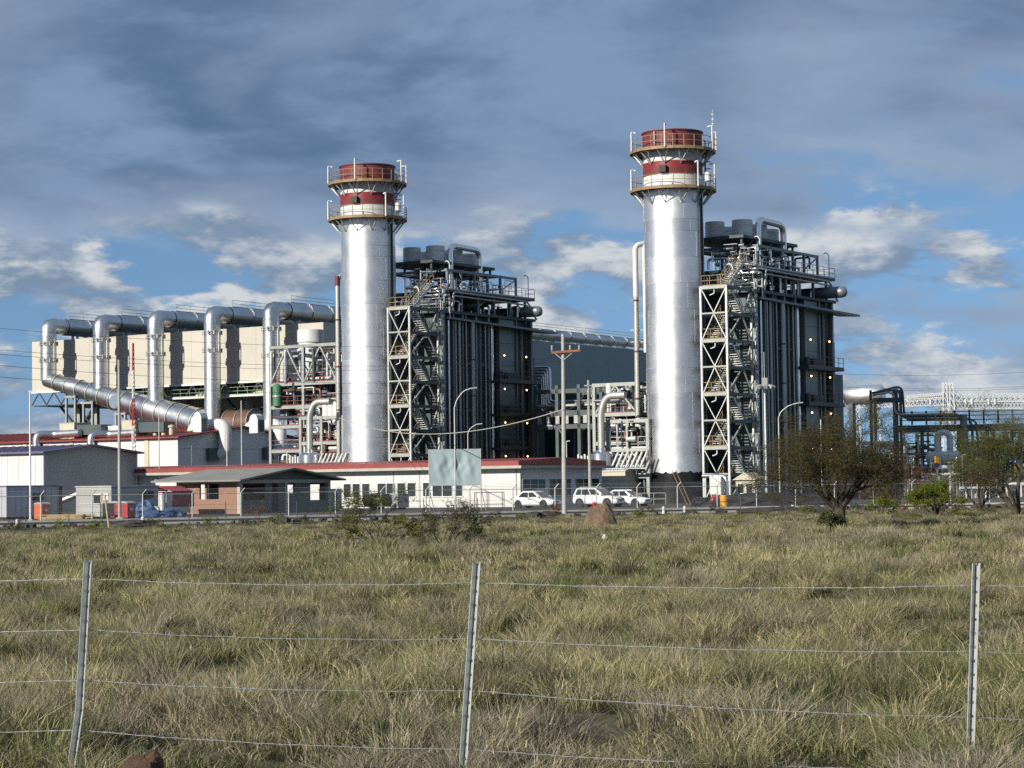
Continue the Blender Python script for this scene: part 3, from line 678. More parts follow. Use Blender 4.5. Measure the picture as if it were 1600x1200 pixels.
# manhole
zz, rr = hdr(uL+15.2); MB().cyl((uL+15.2, -rr*.8, zz-.1), (uL+15.2, -rr-.35, zz-.1), .95, n=28).build('manhole', MAT['pipe_bright'], sd)
for k, u in enumerate(RU):
    ul = u-R5.x; zc = 26.75
    zbot = hdr(ul)[0] if ul < uE else 10.6
    q = MB(); q.cyl((ul, 0, zbot), (ul, 0, 25.2), DR, n=36, cap=False); rs = q.build('riser', MAT['duct'], sd)
    for z in (21.6, 24.1) if k else (20.4, 24.1):
        g = MB(); g.cyl((ul, 0, z-.22), (ul, 0, z-.12), DR+.16, n=36); g.cyl((ul, 0, z+.1), (ul, 0, z+.2), DR+.16, n=36)
        for j in range(10):
            t = j*math.pi/5; g.box(-.09, .09, -.09, .09, -.3, .3)
            for n_ in range(8): x, y, z_ = g.v[-8+n_]; g.v[-8+n_] = (x+ul+(DR+.16)*math.cos(t), y+(DR+.16)*math.sin(t), z_+z)
        g.build('expansion_joint', MAT['pipe_grey'], rs)
    g = MB()
    for z in np.arange(zbot+2.2, 25, 1.55): g.cyl((ul, 0, z-.03), (ul, 0, z+.03), DR+.03, n=36)
    g.build('weld_band', MAT['duct'], rs)
    MB().cyl((ul+DR+.22, -.25, 21.4), (ul+DR+.22, -.25, 24.1), .08, n=8).build('tie_rod', MAT['white_paint'], rs)
    q = MB(); pts = [Vector((ul, 0, 25.2)), Vector((ul, .0, 26.25)), Vector((ul, .28, 26.68)), Vector((ul, .8, 26.8)), Vector((ul, 3.2, 26.8))]
    q.sweep(pts, DR, 36); q.build('elbow', MAT['duct'], sd)
    for j in range(24):
        a = 3.2+j*4.6; q = MB(); r0 = DR+.10-.024*j
        q.cyl((ul, a, 26.75), (ul, a+4.55, 26.75), r0, r0, 28, cap=False); h = q.build('top_duct', MAT['duct'], sd)
        g = MB(); g.cyl((ul, a+4.45, 26.75), (ul, a+4.6, 26.75), r0+.11, n=28)
        g.bar((ul-.5, a+2.3, 25.6), (ul-.5, a+2.3, 24.9), .3); g.bar((ul+.5, a+2.3, 25.6), (ul+.5, a+2.3, 24.9), .3); g.build('stiffening_ring', MAT['pipe_grey'], h)
    rl = MB()
    railing(rl, None, [(ul+.3, 4, 27.95), (ul+.3, 112, 27.35)], 1.0, 3.0, .05); rl.build('guard_rail', MAT['rail_green'], sd)
    MB().bar((ul-.25, 3.2, 27.98), (ul-.25, 112, 27.36), .7, .05).build('duct_walkway', MAT['galv'], sd)
# saddle legs under the header
for u in (uL+5.5, uL+9.0, uL+15.5, uL+24):
    z, r = hdr(u); q = MB()
    for s in (-1, 1): q.bar((u+s*.9, -.9, 0), (u+s*.9, -.9, z-r*.9), .3)
    q.bar((u-1.1, -.9, z-r-.1), (u+1.1, -.9, z-r-.1), .4, .3); q.build('saddle_leg', MAT['steel_pale'], sd)
# brown second header
bd = plant('brown_duct', 'brown painted barrel duct below the last two risers', 'duct', R5.x, R5.y)
b0 = onv(322, 652, R5.y+2).x-R5.x
for i in range(4):
    a = b0+i*2.3; q = MB(); q.cyl((a, 2.0, 11.2), (a+2.26, 2.0, 11.2-.05), 2.0, 2.0, 36); s = q.build('duct_section', MAT['brown_duct'], bd)
    MB().cyl((a+2.2, 2.0, 11.2), (a+2.3, 2.0, 11.2), 2.12, n=36).build('stiffening_ring', MAT['pipe_grey'], s)
for a in (1, 6): MB().box(b0+a-.4, b0+a+.4, 1.0, 3.0, 0, 9.4).build('saddle_leg', MAT['steel_pale'], bd)
# ================================================================== BUILDINGS
def corner_building(name, label, cat, c, Lu, Lv, ze, zr, wall_m, roof_m, over=.5, fascia=None, panel=6.0, rib=0.0, end_m=None):
    """gable hall: c = lit/shaded corner nearest the viewer (u,v); runs -Lu along u and +Lv along v, ridge along u"""
    r = plant(name, label, cat, c[0], c[1])
    n = max(1, round(Lu/panel))
    for i in range(n):
        a, b = -Lu*i/n, -Lu*(i+1)/n; p = MB().box(b+.015, a-.015, 0, .2, 0, ze).build('wall_panel', MAT[wall_m], r)
        if rib:
            q = MB()
            for x in np.arange(b+rib/2, a, rib): q.box(x-.03, x+.03, -.04, .0, .1, ze-.05)
            q.build('wall_rib', MAT[wall_m], p)
    e = MB()
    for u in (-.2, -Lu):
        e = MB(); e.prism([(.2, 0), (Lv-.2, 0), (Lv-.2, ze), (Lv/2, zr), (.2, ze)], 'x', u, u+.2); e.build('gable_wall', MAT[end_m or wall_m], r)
    MB().box(-Lu, 0, Lv-.2, Lv, 0, ze).build('rear_wall', MAT[wall_m], r)
    k = (zr-ze)/(Lv/2); th = .18
    for s in (0, 1):
        q = MB(); y0 = -over if s == 0 else Lv+over; z0 = ze-k*over+.02
        a = (y0, z0); b = (Lv/2, zr+.02); q.prism([a, b, (b[0], b[1]+th), (a[0], a[1]+th)] if s == 0 else [b, a, (a[0], a[1]+th), (b[0], b[1]+th)], 'x', -Lu-over, over)
        o = q.build('roof', MAT[roof_m], r)
        rb = MB()
        for x in np.arange(-Lu, over, 1.2): rb.bar((x, a[0], a[1]+th+.02), (x, b[0], b[1]+th+.02), .06, .06)
        rb.build('roof_seam', MAT[roof_m], o)
    return r
def window(parent, face, a, b, z0, z1, base, panes=1, glass='dark_glass', fm='frame_white', d=.06):
    """framed window on a wall: face 'L' is the plane y=base looking to -y, face 'R' the plane x=base looking to +x; a,b run along the wall"""
    f = MB(); g = MB(); t = .07
    def bx(m, a0, a1, c0, c1, e0, e1):
        if face == 'L': m.box(a0, a1, base-e1, base-e0, c0, c1)
        else: m.box(base+e0, base+e1, a0, a1, c0, c1)
    bx(f, a, b, z1-t, z1, 0, d); bx(f, a-.06, b+.06, z0-.03, z0+t, 0, d+.04)
    for i in range(panes+1): x = a+(b-a)*i/panes; bx(f, max(a, x-t/2), min(b, x+t/2), z0+t, z1-t, 0, d)
    o = f.build('window', MAT[fm], parent)
    for i in range(panes):
        g = MB(); x0 = a+(b-a)*i/panes+t/2; x1 = a+(b-a)*(i+1)/panes-t/2; bx(g, x0, x1, z0+t, z1-t, .004, .012); g.build('pane', MAT[glass], o)
    return o
# ---- turbine hall
tc = uv(at(278, 700, 275)); ze = 8.65
hall = corner_building('turbine_hall', 'white turbine hall with dark red roof behind the metal shed', 'building', tc, 46, 24.4, ze, 10.1, 'white', 'red_roof', .6, panel=5.75, end_m='white')
for px in (230, 112, 40): u = onv(px, 720, tc.y).x-tc.x; MB().box(u-.35, u+.35, -.14, .0, 0, ze-.1).build('pilaster', MAT['beige_box'], hall)
MB().box(.0, .05, .4, 24.0, 7.3, 7.42).build('wall_ledge', MAT['white'], hall)
o = MB().lathe([(.001, -.12), (.13, 0), (.001, .12)], 8, (.25, onu(425, 710, tc.x).y-tc.y, 6.4)).build('lamp_globe', MAT['lamp_glow'], hall)
for px in (418, 429): v = onu(px, 728, tc.x).y-tc.y; MB().box(.02, .08, v-.3, v+.3, 3.0, 5.0).build('door', MAT['black'], hall)
# roof fans, ducts and cabinets
def roof_duct(label, pts, r, m='white_paint', box=None):
    b = Vector(pts[0]); o = plant('roof_duct', label, 'duct', b.x, b.y, 0)
    q = MB().pipe([Vector(p)-Vector((b.x, b.y, 0)) for p in pts], r, 20, r*1.5, 7).build('duct_run', MAT[m], o)
    if box: MB().box(*[c-(b.x, b.x, b.y, b.y, 0, 0)[i] for i, c in enumerate(box)]).build('grille_box', MAT['casing'], o)
    return o
for (px0, px1, label) in ((322, 352, 'white vent duct bending down over the shaded gable of the turbine hall'), (412, 438, 'white vent duct bending down beside the lit lamp of the turbine hall')):
    v = onu(px1, 680, tc.x+1.0).y; zc = onu(px1, 664, tc.x+1.0).z
    roof_duct(label, [(tc.x-4.5, v, zc-2.5), (tc.x-4.5, v, zc), (tc.x+1.0, v, zc), (tc.x+1.0, v, zc-3.4), (tc.x+.2, v-.4, zc-3.8)], .85, 'white_paint', (tc.x-.05, tc.x+.6, v-2.6, v-.8, zc-4.6, zc-3.0))
for px, label in ((57, 'white elbow duct dropping from the hall roof beside a steel lamp pole'), (142, 'white elbow duct dropping from the hall roof between beige cabinets')):
    p = onv(px, 690, tc.y-.6); z = onv(px, 679, tc.y-.6).z
    roof_duct(label, [(p.x, tc.y-.6, 6.2), (p.x, tc.y-.6, z), (p.x+1.2, tc.y+1.5, z), (p.x+6.0, tc.y+1.5, z+.1)], .52, 'duct')
for px0, px1, py, h, label in ((93, 116, 683, 1.8, 'beige ventilation cabinet on the red roof nearest the condenser legs'), (190, 212, 679, 1.8, 'beige ventilation cabinet on the red roof below the silver header duct')):
    p = onv(px0, py, tc.y+1.5); q = onv(px1, py, tc.y+1.5); w = q.x-p.x
    o = plant('roof_cabinet', label, 'cabinet', p.x, tc.y+1.5, p.z)
    MB().box(0, w, 0, 3, -.9, h).build('cabinet_body', MAT['beige_box'], o); MB().box(w+.01, w+4.5, .4, 2.4, .2, 1.5).build('air_duct', MAT['casing'], o)
    MB().box(-.05, w+.05, -.05, 3.05, h+.01, h+.08).build('cabinet_lid', MAT['galv'], o)
p = onv(125, 676, tc.y+3); o = plant('roof_trunking', 'long low white trunking lying on the red roof between two cabinets', 'trunking', p.x, tc.y+3, p.z)
for i in range(4): MB().box(i*1.8, i*1.8+1.75, 0, 1.2, -.4, .75).build('trunk_section', MAT['white_paint'], o)
p = onv(308, 668, tc.y+5); o = plant('vent_hood', 'white hooded intake standing at the end of the silver header duct', 'vent', p.x, tc.y+5, 0)
q = MB(); q.prism([(-.7, 8.9), (.7, 8.9), (.7, 11.4), (.45, 11.9), (0, 12.1), (-.45, 11.9), (-.7, 11.4)], 'y', 0, 1.3); q.build('hood_shell', MAT['white_paint'], o)
MB().box(.71, .75, .15, 1.15, 9.2, 11.2).build('louvre', MAT['casing'], o)
p = onv(396, 662, tc.y+9); o = plant('vent_hood', 'white hooded intake standing beside the brown barrel duct', 'vent', p.x, tc.y+9, 0)
q = MB(); q.prism([(-.7, 9.2), (.7, 9.2), (.7, 11.0), (.45, 11.5), (0, 11.7), (-.45, 11.5), (-.7, 11.0)], 'y', 0, 1.4); q.build('hood_shell', MAT['white_paint'], o)
MB().box(.71, .75, .2, 1.2, 9.4, 10.9).build('louvre', MAT['casing'], o)
for i, (px, py) in enumerate(((243, 672), (256, 670), (268, 668))):
    p = onv(px, py, tc.y+2.5); o = plant('roof_fan', 'small roof fan row under the silver header duct', 'fan', p.x, tc.y+2.5, 9.0, 'roof fans in a row on the turbine hall')
    MB().lathe([(.32, -.2), (.32, 1.0), (.45, 1.05), (.45, 1.3), (.01, 1.45)], 14).build('fan_cowl', MAT['beige_box'], o)

# ---- metal shed; shade is put into the grey of its gables
sc_ = uv(at(68, 740, 215))
shed = corner_building('metal_shed', 'metal shed with violet blue roof and gables greyed for shade behind the site cabins', 'shed', sc_, 22, 13.3, 5.85, 6.55, 'white', 'blue_roof', .5, panel=3.2, rib=.8, end_m='grey_wall')
# ---- red roofed office
oc = uv(at(813, 740, 200)); EO = 3.75; OL, OV = 58.0, 14.4
off = plant('office_building', 'long white single storey office with red parapet roof', 'building', oc.x, oc.y)
npan = 15
for i in range(npan):
    a, b = -OL*i/npan, -OL*(i+1)/npan; MB().box(b+.012, a-.012, 0, .22, .0, EO-.2).build('wall_panel', MAT['white'], off)
for i in range(4):
    a, b = .22+(OV-.22)*i/4, .22+(OV-.22)*(i+1)/4; MB().box(-.22, 0, a+.012, b-.012, 0, EO-.2).build('wall_panel', MAT['white'], off)
MB().box(-OL, -.22, OV-.22, OV, 0, EO-.2).build('rear_wall', MAT['white'], off); MB().box(-OL-.22, -OL, 0, OV, 0, EO-.2).build('side_wall', MAT['white'], off)
MB().box(-OL-1.0, .75, -1.0, OV+.8, EO-.2, EO+.06).build('roof_slab', MAT['concrete'], off)
q = MB(); q.prism([(-.8, EO+.062), (OV+.3, EO+.062), (OV+.3, EO+.50), (OV/2, EO+.85), (-.8, EO+.50)], 'x', -OL-.6, .35); q.build('parapet_roof', MAT['red_roof'], off)
for px in (615, 656, 807): u = onv(px, 760, oc.y).x-oc.x; MB().box(u-.05, u+.05, -.06, -.005, .05, EO-.25).build('wall_joint', MAT['grey_wall'], off)
for a, b, n in ((537, 549, 1), (551, 563, 1), (566, 578, 1), (590, 618, 2), (621, 634, 1), (637, 650, 1), (661, 672, 1), (676, 707, 2), (713, 723, 1)):
    ua, ub = onv(a, 765, oc.y).x-oc.x, onv(b, 765, oc.y).x-oc.x; window(off, 'L', ua, ub, 1.0, 2.42, 0, n)
for a, b in ((816, 852), (858, 892), (899, 936)):
    va, vb = onu(a, 765, oc.x).y-oc.y, onu(b, 765, oc.x).y-oc.y; window(off, 'R', va, vb, .95, 2.6, 0, 3)
MB().box(.02, .4, onu(832, 765, oc.x).y-oc.y, onu(850, 765, oc.x).y-oc.y, 1.0, 1.6).build('air_conditioner', MAT['white_paint'], off)
# ---- brick gatehouse
m = bpy.data.materials.new('brick'); m.use_nodes = True; k = NT(m.node_tree)
g = k.n('ShaderNodeTexCoord').outputs['Object']; sp = k.n('ShaderNodeSeparateXYZ', {0: g})
cv = k.n('ShaderNodeCombineXYZ', {0: k.m('ADD', sp.outputs[0], sp.outputs[1]), 1: sp.outputs[2], 2: 0.0}).outputs[0]
bt = k.n('ShaderNodeTexBrick', {'Vector': cv, 'Color1': (.25, .115, .07), 'Color2': (.33, .165, .10), 'Mortar': (.27, .23, .19), 'Scale': 1.0, 'Mortar Size': .012, 'Brick Width': .28, 'Row Height': .085})
c = k.mix(k.m('MULTIPLY', k.noise(g, 1.3, 5, .6), .6), bt.outputs[0], (.30, .18, .125))
bs = k.n('ShaderNodeBsdfPrincipled', {'Base Color': c, 'Roughness': .9, 'Normal': k.n('ShaderNodeBump', {'Strength': .5, 'Distance': .01, 'Height': bt.outputs[1]}, invert=True).outputs[0]})
k.n('ShaderNodeOutputMaterial', {0: bs.outputs[0]}); MAT['brick'] = m
gc = uv(at(375, 780, 174)); GU, GV, GE, GR = 6.8, 11.6, 2.75, 3.55
gh = plant('brick_gatehouse', 'half built brick gatehouse with low grey gable roof', 'building', gc.x, gc.y)
def wall_cells(parent, face, base, a, b, z1, opens, m, t=.2):
    """wall strip with rectangular openings (a0,a1,z0,z1); each solid piece is a panel"""
    def bx(x0, x1, c0, c1):
        if x1-x0 < .02 or c1-c0 < .02: return
        q = MB()
        if face == 'L': q.box(x0, x1, base, base+t, c0, c1)
        else: q.box(base-t, base, x0, x1, c0, c1)
        q.build('brick_panel', MAT[m], parent)
    x = a
    for (o0, o1, c0, c1) in sorted(opens): bx(x, o0, 0, z1); bx(o0, o1, 0, c0); bx(o0, o1, c1, z1); x = o1
    bx(x, b, 0, z1)
U = lambda px: onv(px, 780, gc.y).x-gc.x
V = lambda px: onu(px, 780, gc.x).y-gc.y
wall_cells(gh, 'L', .06, -GU+.3, -.3, GE-.3, [(U(311), U(319), 1.2, 2.45), (U(322), U(341), 1.2, 2.45)], 'brick')
wall_cells(gh, 'L', GV-.26, -GU+.3, -.3, GE-.3, [(-5.6, -3.9, .9, 2.3), (-2.9, -1.0, .9, 2.3)], 'brick')
wall_cells(gh, 'R', -.06, .3, GV-.3, GE-.3, [(V(381), V(416), 1.1, 2.4), (V(426), V(436), .05, 2.4), (V(447), V(462), 1.6, 2.4), (V(486), V(510), 1.0, 2.4)], 'cement_shaded')
wall_cells(gh, 'R', -GU+.26, .3, GV-.3, GE-.3, [(1.0, 3.8, 1.0, 2.4), (5.0, 6.0, .05, 2.4), (7.5, 10, 1.0, 2.4)], 'brick')
for u in (-.3, -GU):
    for v in (0, GV/2-.15, GV-.3): MB().box(u, u+.3, v, v+.3, 0, GE-.3).build('column', MAT['concrete'], gh)
for v in (0, GV-.3): MB().box(-GU, 0, v, v+.3, GE-.3, GE-.02).build('ring_beam', MAT['concrete'], gh)
for u in (-.3, -GU): MB().box(u, u+.3, .31, GV-.31, GE-.3, GE-.02).build('ring_beam', MAT['concrete'], gh); MB().prism([(.1, GE), (GV-.1, GE), (GV/2, GR-.05)], 'x', u+.02, u+.28).build('gable_wall', MAT['cement_shaded'], gh)
for s in (0, 1):
    y0 = -1.0 if s == 0 else GV+1.0; z0 = GE-.15
    pl = [(y0, z0), (GV/2, GR), (GV/2, GR+.14), (y0, z0+.14)]
    MB().prism(pl if s == 0 else pl[::-1], 'x', -GU-1.9, .9).build('roof_slope', MAT['concrete_roof'], gh)
MB().box(-GU, -.3, 5.0, 5.2, 0, 2.4).build('partition', MAT['brick'], gh)

# ================================================================== SITE CABINS AND CLUTTER (left)
def cabin(name, label, cat, px, py, D, Lu, Lv, h, m, roof='galv', rib=0, ac=None, win=None, sign=None):
    c = uv(at(px, py, D)); o = plant(name, label, cat, c.x, c.y, .03)
    b = MB().box(-Lu, 0, 0, Lv, .15, h).build('body', MAT[m], o)
    MB().box(-Lu-.06, .06, -.06, Lv+.06, h+.002, h+.09).build('roof', MAT[roof], o)
    MB().box(-Lu+.2, -.2, .2, Lv-.2, 0, .15).build('skid', MAT['black'], o)
    if rib:
        q = MB()
        for x in np.arange(-Lu+rib/2, 0, rib): q.box(x-.04, x+.04, -.035, 0, .2, h-.1)
        for x in np.arange(rib/2, Lv, rib): q.box(0, .035, x-.04, x+.04, .2, h-.1)
        q.build('corrugation', MAT[m], b)
    if win: window(o, win[0], win[1], win[2], win[3], win[4], 0, win[5] if len(win) > 5 else 1)
    if ac: a, z = ac; MB().box(0, .4, a, a+.7, z, z+.5).build('air_conditioner', MAT['black'], o)
    if sign:
        s = MB().box(sign[0], sign[1], -.03, -.005, sign[2], sign[3]).build('notice_board', MAT['white'], o)
        MB().box(sign[0], sign[1], -.036, -.031, sign[2], sign[2]+.12).build('red_strip', MAT['red_plastic'], s); MB().box(sign[0]+.15, sign[1]-.15, -.036, -.031, sign[3]-.25, sign[3]-.15).build('red_strip', MAT['red_plastic'], s)
    return o
cabin('site_cabin', 'pale lavender site cabin with wall air conditioner beside a steel lamp pole', 'cabin', 10, 790, 158, 5, 5.2, 2.35, 'lavender', 'blue_roof', .6, (2.6, 1.35))
cabin('storage_box', 'dark brown storage box behind the orange refuse bin', 'container', 60, 790, 172, 1.6, 2.6, 2.3, 'brown_duct', 'blue_roof', .4)
cabin('site_trailer', 'grey site trailer with red and white notice board', 'trailer', 174, 790, 160, 3.6, 5.0, 2.25, 'grey_wall', 'galv', 0, (3.4, 1.4), ('L', -1.8, -1.0, .85, 1.75), (-.75, -.3, 1.15, 1.8))
cabin('storage_box', 'small pale grey electrical box in front of the grey site trailer', 'container', 160, 800, 154, 2.2, 1.2, 1.0, 'grey_wall', 'galv')
cabin('container', 'white ribbed container with red roof beside blue tarpaulin heap', 'container', 254, 790, 170, 2.7, 3.2, 1.75, 'white', 'red_plastic', .25)
cabin('site_cabin', 'pale blue cabin standing at the end of the brick gatehouse', 'cabin', 516, 790, 186, 1.2, 1.6, 1.8, 'lavender', 'galv', 0, None, ('R', .3, 1.0, .6, 1.6))
cabin('generator_box', 'slate blue generator box in front of the office windows', 'generator', 622, 790, 190, 1.2, 1.6, 1.3, 'blue_tarp' if 0 else 'lavender', 'galv')
def toilet(px, D, m, label):
    p = at(px, 800, D); o = thing('refuse_bin', label, 'bin', (p.x, p.y, .03), -PA); o.scale = (.72, .72, .55)
    MB().box(-.55, .55, -.55, .55, .1, 1.95).build('body', MAT[m], o)
    q = MB(); q.prism([(-.6, 1.952), (.6, 1.952), (.42, 2.12), (0, 2.2), (-.42, 2.12)], 'y', -.6, .6); q.build('roof', MAT['grey_wall'], o)
    d = MB().box(.552, .59, -.38, .38, .2, 1.8).build('door', MAT[m], o); MB().box(.592, .60, -.25, .25, 1.0, 1.35).build('door_label', MAT['white'], d)
    MB().box(-.5, .5, -.5, .5, 0, .1).build('skid', MAT['black'], o)
toilet(66, 155, 'orange', 'orange refuse bin beside the lumber pile')
toilet(199, 154, 'red_plastic', 'red refuse bin beside a concrete pole')
toilet(184, 158, 'red_plastic', 'red refuse bin half hidden behind a concrete pole')
p = at(105, 808, 153); o = thing('lumber_pile', 'pile of yellow timber boards on the ground by the cabins', 'lumber', (p.x, p.y, .03), R(4))
rnd = random.Random(3)
for i in range(5):
    for j in range(6-i//2):
        y = j*.22+rnd.uniform(-.04, .04); L = rnd.uniform(2.6, 3.6); x = rnd.uniform(-.5, .3); MB().box(x-L/2, x+L/2, y, y+.18, i*.07, i*.07+.06).build('board', MAT['wood'], o)
p = at(98, 800, 178); o = thing('sheet_stack', 'stack of white roofing sheets leaning behind the lumber', 'sheets', (p.x, p.y, 0), -PA)
for i in range(5): MB().bar((-2.6, i*.25, .4+i*.1), (2.2, i*.25, 1.75+i*.12), 1.1, .05).build('sheet', MAT['white'], o)
for x in (-1.8, 1.2): MB().bar((x, .5, 0), (x, .5, .5+.28*(x+1.8)), .2).build('trestle', MAT['steel_dark'], o)
def heap(name, label, cat, p, rx, ry, rz, m, seed, rough=.25, n=14, rz0=0.0, kind=None):
    rnd = np.random.RandomState(seed); mb = MB(); vs = []; nr, na = 7, n; ph = rnd.rand(12)*6.28
    for i in range(nr+1):
        f = i/nr
        for j in range(na):
            a = 2*math.pi*j/na; w = 1+rough*(math.sin(2*a+ph[0]+f*3)+.7*math.sin(3*a+ph[1]-f*4)+.5*math.sin(5*a+ph[2]))/2+rough*.35*rnd.randn()
            rr = math.cos(f*math.pi/2)**.7*w; vs.append((rx*rr*math.cos(a), ry*rr*math.sin(a), rz*(math.sin(f*math.pi/2)+rough*.12*rnd.randn())*(1 if i else 0)-(.05 if i == 0 else 0)))
    fs = [(i*na+j, i*na+(j+1) % na, (i+1)*na+(j+1) % na, (i+1)*na+j) for i in range(nr) for j in range(na)]
    mb.add(vs, fs); mb.add(vs[-na:], [tuple(range(na))]); o = mb.build(name, MAT[m]); o.location = p; o.rotation_euler = (0, 0, rz0); tag(o, label, cat)
    return o
for i, (px, D, rx, m, lab) in enumerate(((228, 160, .8, 'blue_tarp', 'blue tarpaulin bundle leaning on the white ribbed container'), (245, 158, 1.0, 'blue_tarp', 'low blue tarpaulin heap in front of the white ribbed container'), (266, 159, .8, 'blue_tarp', 'blue plastic heap beside the brick gatehouse'), (272, 162, .4, 'orange', 'small orange bundle beside the brick gatehouse'), (240, 163, .5, 'white', 'white crumpled sacks among blue tarpaulins'))):
    p = at(px, 800, D); heap('tarpaulin_heap', lab, 'heap', (p.x, p.y, .03), rx, .6, (1.2, .5, .6, .4, .8)[i], m, 20+i, .4)
p = at(262, 768, 166); o = thing('red_awning', 'red canvas awning on thin poles beside the brick gatehouse', 'awning', (p.x, p.y, 0), -PA)
q = MB(); q.prism([(-1.4, 1.95), (0, 2.3), (1.4, 1.9), (1.4, 1.86), (0, 2.24), (-1.4, 1.9)], 'y', -1, 1.4); q.build('canvas', MAT['red_plastic'], o)
MB().box(1.36, 1.4, -1, 1.4, .7, 1.85).build('side_flap', MAT['red_paint'], o)
for x in (-1.35, 1.32):
    for y in (-.9, 1.3): MB().bar((x, y, 0), (x, y, 1.9), .05).build('awning_pole', MAT['galv'], o)
# water trailer and cage in front of the office
p = at(590, 795, 186); o = thing('water_bowser', 'dark blue water tank trailer parked before the office windows', 'trailer', (p.x, p.y, .03), -PA)
MB().sweep([(-1.3, 0, .85), (-1.2, 0, .85), (1.2, 0, .85), (1.3, 0, .85)], [.3, .55, .55, .3], 18).build('tank', MAT['black_steel'], o)
MB().box(-1.4, 1.8, -.4, .4, .28, .38).build('chassis', MAT['steel_dark'], o)
for y in (-.5, .5): MB().cyl((0, y-.1, .3), (0, y+.1, .3), .3, n=16).build('wheel', MAT['rubber'], o)
p = at(766, 795, 178); o = thing('cage_frame', 'empty dark tubular cage frame beside the blue banner', 'frame', (p.x, p.y, .02), R(8))
for x in (-1.15, -.1, 1.15):
    for y in (0, 1.1): MB().bar((x, y, 0), (x, y, 1.42), .05).build('upright', MAT['steel_dark'], o)
for z in (1.42, .45):
    for y in (0, 1.1): MB().bar((-1.15, y, z), (1.15, y, z), .05).build('cross_bar', MAT['steel_dark'], o)
    for x in (-1.15, 1.15): MB().bar((x, 0, z), (x, 1.1, z), .05).build('cross_bar', MAT['steel_dark'], o)
# ---- banner
A, B = at(671, 703, 176), at(750, 702, 176); zb = at(710, 758, 176).z; zt = A.z
o = thing('banner_board', 'faded blue grey cloth banner stretched between two steel posts', 'banner', (A.x, A.y, 0))
w = B.x-A.x; nx, nz = 48, 24; vs = []
for back in (0, .012):
    for j in range(nz+1):
        for i in range(nx+1):
            x = i/nx; z = j/nz; bul = math.sin(math.pi*z)*math.sin(math.pi*x)
            y = .05*bul+.075*math.sin(x*21+1.5*z)*bul+.05*math.sin(x*9-5*z)*bul+.035*math.sin(x*40+z*9)*bul+.05*math.sin(x*27+3*math.sin(z*6))*bul*z
            vs.append((x*w, y+back, zb+(zt-zb)*z-.03*math.sin(x*math.pi)*(1-z)))
N1 = (nx+1)*(nz+1); fs = [(j*(nx+1)+i, j*(nx+1)+i+1, (j+1)*(nx+1)+i+1, (j+1)*(nx+1)+i) for j in range(nz) for i in range(nx)]
MB().add(vs, fs+[tuple(N1+q for q in f[::-1]) for f in fs], True).build('cloth', MAT['banner'], o)
for x in (-.04, w+.04):
    MB().cyl((x, .05, 0), (x, .05, zt+.06), .045, n=8).build('post', MAT['galv'], o); MB().bar((x, .05, zb*.85), (x+.35, .75, 0), .05).build('stay', MAT['galv'], o)
for z in (zt+.02, zb-.03): MB().bar((0, .06, z), (w, .06, z), .04).build('cross_bar', MAT['galv'], o)

